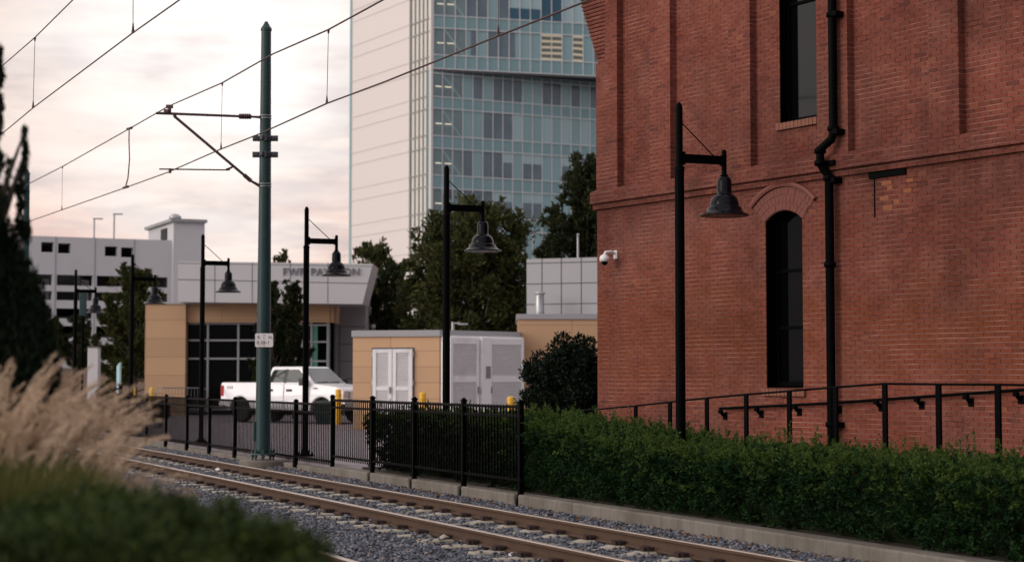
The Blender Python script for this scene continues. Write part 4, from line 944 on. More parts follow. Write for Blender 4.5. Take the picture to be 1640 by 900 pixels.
# front: column pitch and floor lines
def facade(D, z_lo, z_hi, s_lo, pitch, ncol, floors, rows, off, stair_cols):
    N_ = nrm_of(D); o = TC - N_*off
    # solid backing of the volume
    q = MB(); q.prism([(s_lo,z_lo),(s_lo+pitch*ncol,z_lo),(s_lo+pitch*ncol,z_hi),(s_lo,z_hi)], o-N_*0.12, D, Z3, -N_*14); q.build('core', M['tower_spandrel'], tw)
    mu = MB()
    for c in range(ncol+1): mu.box(o+D*(s_lo+c*pitch)+Z3*(z_lo+z_hi)/2+N_*0.05, (0.085, 0.12, z_hi-z_lo), ax=(D, N_, Z3))
    spn = MB()
    for (zs0, zs1) in floors:
        for z in (zs0, zs1):
            if z_lo-0.1 <= z <= z_hi+0.1: mu.box(o+D*(s_lo+pitch*ncol/2)+Z3*z+N_*0.04, (pitch*ncol, 0.1, 0.1), ax=(D, N_, Z3))
        a, b_ = max(zs0, z_lo), min(zs1, z_hi)
        if b_ > a: spn.prism([(s_lo,a),(s_lo+pitch*ncol,a),(s_lo+pitch*ncol,b_),(s_lo,b_)], o-N_*0.1, D, Z3, N_*0.1)
    spn.build('spandrel_band', M['tower_spandrel'], tw); mu.build('mullions', M['mullion'], tw)
    light_k = 0
    for (zf0, zf1), row in zip(floors_windows(floors, z_lo, z_hi), rows):
        mm = MB(); mm.prism([(s_lo,zf0+.02),(s_lo+pitch*ncol,zf0+.02),(s_lo+pitch*ncol,zf1-.02),(s_lo,zf1-.02)], o-N_*0.11, D, Z3, N_*0.06); mm.build('glazing_band', M['tower_pale'], tw)
        if stair_cols:
            mm = MB(); mm.prism([(s_lo+0.02,zf0+.03),(s_lo+pitch*stair_cols-0.03,zf0+.03),(s_lo+pitch*stair_cols-0.03,zf1-.03),(s_lo+0.02,zf1-.03)], o-N_*0.1, D, Z3, N_*0.06); mm.build('stair_glazing', M['tower_stair'], tw)
        for c in range(ncol):
            k = row[c] if c < len(row) else 'p'
            a, b_ = s_lo+c*pitch+0.03, s_lo+(c+1)*pitch-0.03; zc0, zc1 = zf0+0.04, zf1-0.04
            quad = lambda mm, x0, x1, y0, y1, e=0.0: mm.prism([(x0,y0),(x1,y0),(x1,y1),(x0,y1)], o-N_*(0.1-e), D, Z3, N_*0.06)
            if k in 'ps': continue
            if k == 'l': mm = MB(); quad(mm, a, b_, zc0, zc1); mm.build('blind_window', M['tower_light'], tw)
            elif k in 'dDHhxy':
                mm = MB(); zt = zc1 if k in 'dDxy' else zc0+(zc1-zc0)*0.62
                if k == 'h': zt = zc0+(zc1-zc0)*0.45
                x0 = a + (b_-a)*0.45 if k == 'x' else a; x1 = a+(b_-a)*0.6 if k == 'y' else b_
                quad(mm, x0, x1, zc0, zt); mm.build('window', M['tower_blue'] if k in 'Dh' else M['tower_dark'], tw)
                if k in 'Hh': mm = MB(); quad(mm, a, b_, zt+0.02, zc1); mm.build('blind', M['tower_light'], tw)
            elif k == 'L':
                mm = MB(); quad(mm, a, b_, zc0, zc1); mm.build('window', M['tower_lit'], tw)
        if stair_cols:
            x0, x1 = s_lo+0.4, s_lo+stair_cols*pitch
            p0_, p1_ = o+D*(x0+0.8)+Z3*(zf1), o+D*(x1-0.2)+Z3*(zf0)
            mid = (p0_+p1_)/2; dirv = (p1_-p0_); L = dirv.length; dirv.normalize()
            mm = MB(); mm.box(mid-N_*0.02, (L*0.98, 0.05, 0.2), ax=(dirv, N_, dirv.cross(N_))); mm.build('brace', M['tower_pale'], tw)
            zl = zf0 + (zf1-zf0)*0.45
            for xa, xb in ((s_lo+0.45, s_lo+1.2), (s_lo+1.6, s_lo+2.4)): mm = MB(); mm.box(o+D*((xa+xb)/2)+Z3*zl-N_*0.01, (xb-xa, 0.04, 0.07), ax=(D, N_, Z3)); mm.build('strip_light', M['strip_light'], tw)
def floors_windows(floors, z_lo, z_hi):
    out = []
    for i in range(len(floors)-1):
        a, b_ = floors[i][0], floors[i+1][1]           # floors run top to bottom: window lies between
        out.append((floors[i+1][1], floors[i][0]))
    return out
pitch = 1.262
Uz = sp_u
FU = [(Uz[1]+2*FLH, Uz[0]+2*FLH), (Uz[1]+FLH, Uz[0]+FLH), (Uz[1], Uz[0]), (Uz[3], Uz[2])]
FU = [(min(a,b), max(a,b)) for a, b in FU]
rowsU = ['sspDppdDhhpDppdpdpp', 'sssddpdhhhDDllpdppdd', 'sssxpddyppLLpLpddppd']
facade(DU, zU, ZT, 0.15, pitch, 19, FU, rowsU, 0.0, 3)
zl_lines = [(110, 117), (154.5, 173), (217, 237), (280, 301), (345, 366), (409, 430), (472, 493)]
FW = []
for a, b in zl_lines:
    za, zb = plane_hit(690, a, TC, DW)[1], plane_hit(690, b, TC, DW)[1]; FW.append((min(za,zb), max(za,zb)))
rowsW = ['sssppdpddDppddppdpp'.replace('pppd','pppd'), 'sssppdddlpplplplppdp', 'sssdpddHpHHppHpdppdp', 'sdsdddHHpHHpppddpppd', 'ssspdpdpdppdppdpppdd', 'ssspdpdpdppdppdpppdd']
rowsW[0] = 'ssspdpdddppddpdpdpdp'
facade(DW, 0.0, zU-0.02, 0.02, pitch, 18, FW, rowsW, 0.03, 3)
q = MB(); N_ = nrm_of(DU); q.prism([(0.1,-0.25),(24,-0.25),(24,0.0),(0.1,0.0)], TC+Z3*zU, DU, Z3, N_*-0.05); q.build('overhang_edge', M['joint'], tw)
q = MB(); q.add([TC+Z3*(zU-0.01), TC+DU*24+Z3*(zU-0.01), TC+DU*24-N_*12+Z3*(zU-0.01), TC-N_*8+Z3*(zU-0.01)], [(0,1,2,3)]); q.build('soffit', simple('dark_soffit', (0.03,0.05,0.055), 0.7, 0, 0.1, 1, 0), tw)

# ------------------------------------------------------------------ parking garage
GP = at(30, 500, 109); GP.z = 0; GD = (at(300, 500, 113.5) - at(30, 500, 109)); GD.z = 0; GD.normalize(); GN = nrm_of(GD)
def gp(px, py): return plane_hit(px, py, GP, GD)
ga = thing('parking_garage', GP, 'grey concrete parking garage with open decks in the far left distance', 'building')
g_s0, g_s1 = -14.0, gp(276, 450)[0]; ztop = gp(150, 381)[1]
op = []      # openings (s0,s1,z0,z1)
for x0, x1, y0, y1 in ((66,86,388,404),(93,113,389,405),(168,188,391.5,407.5),(194,213.5,392.5,408.5)):
    op.append((gp(x0,396)[0], gp(x1,396)[0], gp(80,y1)[1], gp(80,y0)[1]))
cols = [(-14.0,-8.5)] + [(gp(a,450)[0], gp(b,450)[0]) for a, b in ((20,84),(91,149),(155,212),(219,268))]
rowsz = [(gp(120,457.5)[1], gp(120,440.5)[1]), (gp(120,481)[1], gp(120,467)[1]), (gp(120,510)[1], gp(120,494)[1]), (gp(120,540)[1], gp(120,522)[1]), (gp(120,575)[1], gp(120,552)[1])]
for a, b in cols:
    for z0, z1 in rowsz: op.append((a, b, z0, z1))
# front wall as a grid with real openings
ss = sorted(set([g_s0, g_s1] + [o[0] for o in op] + [o[1] for o in op])); zs = sorted(set([-0.4, ztop] + [o[2] for o in op] + [o[3] for o in op]))
fw_ = MB(); dep = 0.5
def solid(i, j):
    if i < 0 or j < 0 or i >= len(ss)-1 or j >= len(zs)-1: return False
    cx, cz = (ss[i]+ss[i+1])/2, (zs[j]+zs[j+1])/2
    return not any(o[0] < cx < o[1] and o[2] < cz < o[3] for o in op)
def GPt(s, z, d=0.0): return GP + GD*s + Z3*z - GN*d
for i in range(len(ss)-1):
    for j in range(len(zs)-1):
        if not solid(i, j): continue
        a, b, c, d = ss[i], ss[i+1], zs[j], zs[j+1]
        fw_.add([GPt(a,c),GPt(b,c),GPt(b,d),GPt(a,d)], [(0,1,2,3)])
        for (di,dj,e) in ((-1,0,((a,c),(a,d))),(1,0,((b,d),(b,c))),(0,-1,((b,c),(a,c))),(0,1,((a,d),(b,d)))):
            if not solid(i+di, j+dj): fw_.add([GPt(*e[0]),GPt(*e[1]),GPt(*e[1],dep),GPt(*e[0],dep)], [(3,2,1,0)])
fw_.build('front_wall', M['garage'], ga)
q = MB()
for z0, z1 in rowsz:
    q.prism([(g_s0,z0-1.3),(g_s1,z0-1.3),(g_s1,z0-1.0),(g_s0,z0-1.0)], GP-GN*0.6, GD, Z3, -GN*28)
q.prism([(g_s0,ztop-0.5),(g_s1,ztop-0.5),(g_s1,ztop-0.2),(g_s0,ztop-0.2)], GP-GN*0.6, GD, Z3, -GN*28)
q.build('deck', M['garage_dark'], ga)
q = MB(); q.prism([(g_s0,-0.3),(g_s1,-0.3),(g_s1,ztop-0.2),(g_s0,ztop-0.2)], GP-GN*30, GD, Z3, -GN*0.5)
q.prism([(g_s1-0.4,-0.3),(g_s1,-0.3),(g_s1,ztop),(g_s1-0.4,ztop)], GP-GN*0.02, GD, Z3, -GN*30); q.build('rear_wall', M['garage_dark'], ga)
for a, b in cols[1:]:
    q = MB(); q.box(GPt(b+0.1, 4, 3), (0.4,0.4,8), ax=(GD,GN,Z3)); q.build('column', M['garage'], ga)
q = MB()
for px in (89, 152, 215): q.box(GPt(gp(px,430)[0], ztop/2, -0.01), (0.05, 0.03, ztop), ax=(GD,GN,Z3))
q.build('panel_joint', simple('garage_joint', (0.25,0.25,0.26), 0.8, 0, 0.1, 1, 0), ga)
# stair tower, penthouse and rooftop bits
stv = thing('stair_tower', GPt(g_s1, 0), 'tall pale stair tower at the right end of the parking garage', 'building')
s_a, s_b = gp(275, 400)[0], gp(325, 400)[0]; zt = gp(300, 357)[1]
q = MB(); q.prism([(s_a+0.01,-0.3),(s_b,-0.3),(s_b,zt),(s_a+0.01,zt)], GP+GN*0.4, GD, Z3, -GN*7); q.build('wall', M['garage'], stv)
q = MB(); q.prism([(s_a-0.2,zt),(s_b+0.12,zt),(s_b+0.12,zt+0.2),(s_a-0.2,zt+0.2)], GP+GN*0.6, GD, Z3, -GN*7.5); q.build('cap', simple('cap_grey', (0.3,0.31,0.31), 0.7, 0, 0.1, 1, 0), stv)
q = MB(); q.box(GPt(s_a-0.02, gp(270,372)[1], 2.0), (0.1, 1.5, 0.75), ax=(GD,GN,Z3)); q.build('opening', M['garage_dark'], stv)
q = MB(); c = GPt((s_a+s_b)/2-0.2, zt+0.26, 2.5); q.lathe([(0.28,0),(0.28,0.15),(0.42,0.2),(0.4,0.35),(0.2,0.5),(0.001,0.55)], c, 16); q.build('vent', M['galv'], stv)
pn = MB(); a, b = gp(200,380)[0], gp(238,380)[0]; pz = gp(220,378)[1]
pn.prism([(a,ztop-0.25),(b,ztop-0.25),(b,pz),(a,pz)], GP-GN*6, GD, Z3, -GN*5); pno = pn.build('penthouse', M['garage'], ga)
q = MB(); q.prism([(a-0.2,pz),(b+0.2,pz),(b+0.2,pz+0.15),(a-0.2,pz+0.15)], GP-GN*5.8, GD, Z3, -GN*5.4); q.build('cap', M['joint'], pno)
for px, yt, lb in ((150.5, 351, 'left'), (182.5, 343.5, 'right')):
    s = gp(px, 370)[0]; p = GPt(s, 0, 4); p = at(px, 370, p.y); ztp = at(px, yt, p.y).z
    lo = thing('deck_lamp', (p.x, p.y, ztop-0.2), 'thin lamp post on the garage roof, the %s one of two' % ('shorter, left' if lb == 'left' else 'taller, right'), 'lamp post', 'lamp posts on the garage roof')
    q = MB(); q.tube([(p.x,p.y,ztop-0.2),(p.x,p.y,ztp)], 0.06, 8); q.build('pole', M['galv'], lo)
    q = MB(); q.box((p.x+0.25,p.y,ztp+0.02), (0.6,0.25,0.08)); q.build('lamp_head', M['galv'], lo)

# ------------------------------------------------------------------ pavilion
PY = 78.0
def pp(px, py, Y=PY): return at(px, py, Y)
pav = thing('pavilion', pp(232, 660), 'low tan pavilion with a pale grey lettered fascia behind the truck', 'building')
zc = pp(260, 487).z; xl = pp(232, 560).x; xm = pp(297, 560).x; xw1 = pp(497, 560).x; xr = pp(533, 560).x
def bx(nm, a, b, mat, par=pav, bevel=0, seg=1):
    q = MB(); q.box2(a, b); return q.build(nm, mat, par, bevel=bevel, seg=seg)
bx('wall', (xl, PY, -0.1), (xm, PY+9, zc), M['tan'])
bx('wall_cap', (xl-0.05, PY-0.06, zc), (pp(285,487).x+2, PY+9, zc+0.09), M['galv'])
zwt = pp(350, 516).z; zft = pp(350, 485).z
bx('wall', (xm+0.002, PY+0.25, zwt), (pp(527,500).x, PY+0.9, zft+0.1), M['tan'])          # lintel band above the windows
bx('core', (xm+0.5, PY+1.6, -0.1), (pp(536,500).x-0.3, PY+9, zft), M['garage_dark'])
xg0, xg1 = xm+0.05, pp(412, 560).x+1.2
def glazing(x0, x1, y, z0, z1, vx, hz, nm='window'):
    f = MB(); e = 0.05
    for x in vx: f.box2((x-0.045, y-0.08, z0), (x+0.045, y+0.02, z1))
    for z in hz: f.box2((x0, y-0.06, z-0.04), (x1, y+0.01, z+0.04))
    w_ = f.build(nm, M['mullion_grey'], pav)
    g = MB(); g.box2((x0, y+0.012, z0), (x1, y+0.03, z1)); g.build('pane', M['glass_black'], w_); return w_
hz = [pp(350, y).z for y in (517.5, 544.5, 574)]
glazing(xg0, pp(497,560).x-0.3, PY+0.5, 0.1, zwt, [pp(379, 560).x, pp(330,560).x, pp(432,560).x, pp(482,560).x], hz + [0.25])
glazing(pp(495,560).x-0.1, pp(523,560).x, PY+0.45, 0.1, zwt, [pp(497,560).x, pp(524,560).x-0.02], [pp(500,y).z for y in (520, 547, 578)] + [0.2])
cq = MB(); cq.box2((pp(499,560).x, PY+0.40, 0.2), (pp(507,560).x, PY+0.455, zwt-0.1)); cq.build('curtain', M['curtain'], pav)
q = MB(); q.box2((pp(524,560).x, PY+0.4, 0.1), (pp(526,560).x+0.02, PY+1.6, zwt)); q.build('corner_post', M['mullion_grey'], pav)
q = MB(); q.add([(xr,PY+0.46,0.1),(xr,PY+3.2,0.1),(xr,PY+3.2,zwt),(xr,PY+0.46,zwt)], [(0,1,2,3)]); q.build('window', M['glass_black'], pav)
bx('wall', (pp(527,500).x+0.002, PY+0.3, zwt-0.0), (xr, PY+3.2, zft+0.1), M['tan'])
for y_ in (PY+1.2, PY+2.0): bx('mullion', (xr-0.02, y_, 0.1), (xr+0.05, y_+0.09, zwt), M['mullion_grey'])
gw0 = pp(534, 560).x; gw1 = pp(586, 560, PY+3.4).x
bx('grey_wall', (gw0-0.6, PY+3.2, -0.1), (gw1, PY+9, zft+0.2), M['panel_grey'])
q = MB()
for py in (490, 523, 551, 578, 606, 634): q.box2((gw0-0.5, PY+3.185, pp(560,py,PY+3.2).z-0.015), (gw1, PY+3.21, pp(560,py,PY+3.2).z+0.015))
q.build('panel_joint', M['joint'], pav)
# fascia: slanted right end
FY = PY - 1.3
fp = [pp(285, 418.5, FY), pp(597, 422.5, FY), pp(580.5, 487, FY), pp(285, 483.5, FY)]
q = MB(); dpt = Vector((0, 3.3, 0)); q.add(fp + [p+dpt for p in fp], [(3,2,1,0),(4,5,6,7),(0,1,5,4),(1,2,6,5),(2,3,7,6),(3,0,4,7)])
fas = q.build('fascia', M['panel_light'], pav)
def fascia_pt(px, py): p = pp(px, py, FY); return p
q = MB()
def jl(px0, py0, px1, py1, t_=0.03):
    a, b = fascia_pt(px0, py0), fascia_pt(px1, py1); d = (b-a); L = d.length; d.normalize(); q.box((a+b)/2+Vector((0,-0.004,0)), (L, 0.012, t_), ax=(d, Y3, d.cross(Y3)))
jl(285, 447.5, 590, 454); jl(285, 421.5, 596, 426.5, 0.02)
for x in (344, 404, 465, 525): jl(x, 420.5, x, 485.5, 0.025)
q.build('panel_joint', M['joint'], fas)
lc = fascia_pt(516, 436.0)
for tx_, px_ in (('FWP', 470.5), ('PAVILION', 537)):
    lc = fascia_pt(px_, 435.2); text_mesh('lettering', tx_, 0.47, frame(lc + Vector((0, -0.04, -0.02)), X3, Z3, Vector((0,-1,0))), M['letter'], fas, 0.03)
q = MB(); q.box2((pp(292,418).x, PY+1, pp(300,418).z-0.5), (pp(590,422).x, PY+8, pp(300,420).z-0.25)); q.build('roof', M['roof_grey'], pav)

# ------------------------------------------------------------------ utility block with louvre doors
UY = 55.0
uc = at(704, 600, UY); uc.z = 0
ul = at(565, 600, UY+0.75); ul.z = 0; ur = at(830.5, 600, UY+2.55); ur.z = 0
ub = thing('utility_building', uc, 'small tan flat roofed utility building with white louvre doors', 'building')
zu = at(704, 538.5, UY).z
back = Vector((0, 6, 0))
q = MB(); A = [ul, uc, ur, ur+back, ul+back]
q.add(A + [p+Z3*zu for p in A], [(4,3,2,1,0),(5,6,7,8,9)] + [(i,(i+1)%5,5+(i+1)%5,5+i) for i in range(5)]); q.build('wall', M['tan_small'], ub)
def outset(p, k): c = (ul+uc+ur)/3+Vector((0,3,0)); d = (p-c); d.z = 0; return p + d.normalized()*k
q = MB(); A2 = [outset(p, 0.07)+Z3*zu for p in A]; q.add(A2 + [p+Z3*0.2 for p in A2], [(4,3,2,1,0),(5,6,7,8,9)] + [(i,(i+1)%5,5+(i+1)%5,5+i) for i in range(5)]); q.build('roof_cap', M['panel_grey'], ub)
D1 = (uc-ul).normalized(); D2 = (ur-uc).normalized(); N1 = nrm_of(D1); N2 = nrm_of(D2)
def louvre_leaf(o, D, N, s0, s1, z0, z1, zones, nm='door', hand=None, shut=0.0):
    """framed leaf with slatted fields"""
    q = MB(); fr = 0.12; th = 0.06
    P = lambda s, z, d=0: o + D*s + Z3*z + N*d
    q.box(P((s0+s1)/2, (z0+z1)/2, 0.012), (s1-s0, 0.024, z1-z0), ax=(D,N,Z3))
    q.box(P(s0+fr/2, (z0+z1)/2, 0.045), (fr, 0.07, z1-z0), ax=(D,N,Z3)); q.box(P(s1-fr/2, (z0+z1)/2, 0.045), (fr, 0.07, z1-z0), ax=(D,N,Z3))
    edges = [z0] + [z for zz_ in zones for z in zz_] + [z1]
    for i in range(0, len(edges), 2): q.box(P((s0+s1)/2, (edges[i]+edges[i+1])/2, 0.044), (s1-s0-2*fr-0.002, 0.066, edges[i+1]-edges[i]), ax=(D,N,Z3))
    d = q.build(nm, M['white_door'], ub, bevel=0.006, seg=1)
    sl_ = MB()
    for za, zb in zones:
        n = max(3, int((zb-za)/0.062))
        for k in range(n):
            z = za + (zb-za)*(k+0.5)/n; ax_n = (N*0.84 - Z3*0.54).normalized(); ax_z = D.cross(ax_n)
            sl_.box(P((s0+s1)/2, z, 0.046), (s1-s0-2*fr-0.004, 0.012, 0.056), ax=(D, ax_n, ax_z))
    sl_.build('louvres', M['white_door'], d)
    h = MB(); hs = s1-0.06 if hand == 'r' else s0+0.06
    if hand:
        h.tube([P(hs, 1.25, 0.08), P(hs, 1.25, 0.14)], 0.02, 8); h.tube([P(hs, 1.15, 0.14), P(hs, 1.36, 0.14)], 0.022, 8); h.box(P(hs, 1.27, 0.085), (0.06, 0.02, 0.2), ax=(D,N,Z3)); h.build('handle', M['galv'], d)
    return d
def u1(px, py): return plane_hit(px, py, ul, D1)
def u2(px, py): return plane_hit(px, py, uc, D2)
a, m_, b = u1(598, 600)[0], u1(629.5, 600)[0], u1(661.5, 600)[0]; zd = u1(630, 559)[1]; zm = u1(630, 622)[1]
q = MB(); q.box(ul+D1*((a+b)/2)+Z3*((zd)/2)+N1*0.006, (b-a+0.1, 0.01, zd+0.1), ax=(D1,N1,Z3)); q.build('door_recess', M['joint'], ub)
for s0, s1, hd_ in ((a, m_-0.01, 'r'), (m_+0.01, b, None)):
    louvre_leaf(ul+N1*0.012, D1, N1, s0, s1, 0.05, zd, ((0.2, zm-0.06), (zm+0.06, zd-0.12)), 'door', hd_)
q = MB()
for s in (a-0.02, b+0.02):
    for z in (0.5, 1.5, 2.4): q.tube([ul+D1*s+N1*0.06+Z3*(z-0.08), ul+D1*s+N1*0.06+Z3*(z+0.08)], 0.025, 8)
q.build('hinge', M['galv'], ub)
s = [u2(px, 600)[0] for px in (708, 755, 770, 774, 826)]
ztd = u2(770, 538)[1]-0.03; zmm = u2(770, 607)[1]
q = MB(); q.box(uc+D2*((s[0]+s[4])/2)+Z3*(ztd/2)+N2*0.15, (s[4]-s[0]+0.12, 0.3, ztd+0.02), ax=(D2,N2,Z3)); q.build('door_frame', M['white_door'], ub, bevel=0.01)
o2 = uc+N2*0.303
louvre_leaf(o2, D2, N2, s[0], s[1]-0.01, 0.05, ztd-0.05, ((0.25, zmm-0.1), (zmm+0.1, ztd-0.25)), 'louvre_door', 'r')
q = MB(); q.box(uc+D2*((s[1]+s[2])/2+0.02)+Z3*(ztd/2)+N2*0.36, (s[2]-s[1]-0.02, 0.2, ztd-0.06), ax=(D2,N2,Z3)); q.build('door_post', M['white_door'], ub, bevel=0.01)
louvre_leaf(o2, D2, N2, s[3]-0.1, s[4], 0.05, ztd-0.05, ((0.25, zmm-0.1), (zmm+0.1, ztd-0.25)), 'louvre_door', 'l')
nz = u2(767, 596)[1]; q = MB(); q.box(uc+D2*(s[2]-0.12)+Z3*nz+N2*0.47, (0.2, 0.012, 0.38), ax=(D2,N2,Z3)); q.build('notice_plate', simple('grey_notice', (0.2,0.2,0.2), 0.5, 0, 0.15, 20, 0), ub)

# ------------------------------------------------------------------ building on the right: tan wall, grey panel storey, flue
ry = 57.7
rb = thing('panel_building', at(829, 600, ry), 'tan and grey panelled building beside the brick corner', 'building')
x0 = at(829.5, 560, ry).x; zt_ = at(829, 511, ry).z
q = MB(); q.box2((x0, ry, -0.1), (x0+9, ry+6, zt_)); q.build('wall', M['tan'], rb)
q = MB(); q.box2((x0-0.06, ry-0.07, zt_), (x0+9.1, ry+6.1, zt_+0.17)); q.build('wall_cap', M['panel_grey'], rb)
gy = ry + 3.5; gA = at(843.5, 500, gy); gD = (at(957, 500, gy-0.95) - gA); gD.z = 0; gD.normalize(); gN = nrm_of(gD); gA.z = 0
gz1 = at(843.5, 415, gy).z
q = MB(); q.prism([(0, zt_+0.05), (9, zt_+0.05), (9, gz1), (0, gz1)], gA, gD, Z3, -gN*6); gst = q.build('upper_storey', M['panel_grey'], rb)
q = MB()
def gj(px, py): return plane_hit(px, py, gA, gD)
for py in (422, 455, 487.5): q.box(gA+gD*4.5+Z3*gj(843.5, py)[1]+gN*0.003, (9, 0.012, 0.03), ax=(gD,gN,Z3))
for px in (868, 899, 931): q.box(gA+gD*gj(px,460)[0]+Z3*((gz1+zt_+0.2)/2)+gN*0.003, (0.03, 0.012, gz1-zt_-0.2), ax=(gD,gN,Z3))
q.build('panel_joint', M['joint'], gst)
fl = at(864.5, 500, gy-1.2); zf0 = zt_+0.17; zf1 = at(864.5, 465, gy-1.2).z
fo = thing('flue', (fl.x, fl.y, zf0), 'galvanised vent flue with a conical cap on the tan wall', 'flue')
q = MB(); q.lathe([(0.2,zf0),(0.16,zf0+0.07),(0.15,zf0+0.08),(0.15,zf1-0.16)], (fl.x,fl.y,0), 20); q.build('pipe', M['galv'], fo)
q = MB(); q.lathe([(0.15,zf1-0.13),(0.19,zf1-0.13),(0.2,zf1-0.1),(0.001,zf1)], (fl.x,fl.y,0), 20); q.lathe([(0.155,zf0+0.12),(0.165,zf0+0.14),(0.155,zf0+0.16)], (fl.x,fl.y,0), 20); q.build('cowl', M['galv'], fo)
for a_ in range(4):
    q = MB(); q.box((fl.x+0.13*math.cos(a_*1.57+.4), fl.y+0.13*math.sin(a_*1.57+.4), zf1-0.145), (0.03,0.03,0.05)); q.build('cowl_strut', M['galv'], fo)
# two distant lamp posts seen over the roofs
p = at(725.5, 520, 63); lo = thing('lot_lamp', (p.x, p.y, 0), 'grey cobra head lamp just above the utility building roof', 'lamp post')
q = MB(); q.tube([(p.x,p.y,0),(p.x,p.y,p.z+0.1)], 0.06, 10); q.build('pole', M['galv'], lo)
q = MB(); q.tube([(p.x,p.y,p.z+0.05),(p.x+0.25,p.y,p.z+0.06)], 0.03, 8); q.box((p.x+0.36,p.y,p.z+0.02), (0.36,0.2,0.06)); q.build('lamp_head', M['galv'], lo, bevel=0.015)
p = at(925.5, 378, 64); lo = thing('lot_lamp', (p.x, p.y, 0), 'pale pole rising over the grey panelled storey against the trees', 'lamp post')
q = MB(); q.tube([(p.x,p.y,0),(p.x,p.y,p.z)], [0.06,0.035], 10); q.build('pole', M['galv'], lo)
q = MB(); q.box((p.x,p.y-0.05,p.z+0.04), (0.09,0.3,0.07)); q.build('lamp_head', M['galv'], lo, bevel=0.02)
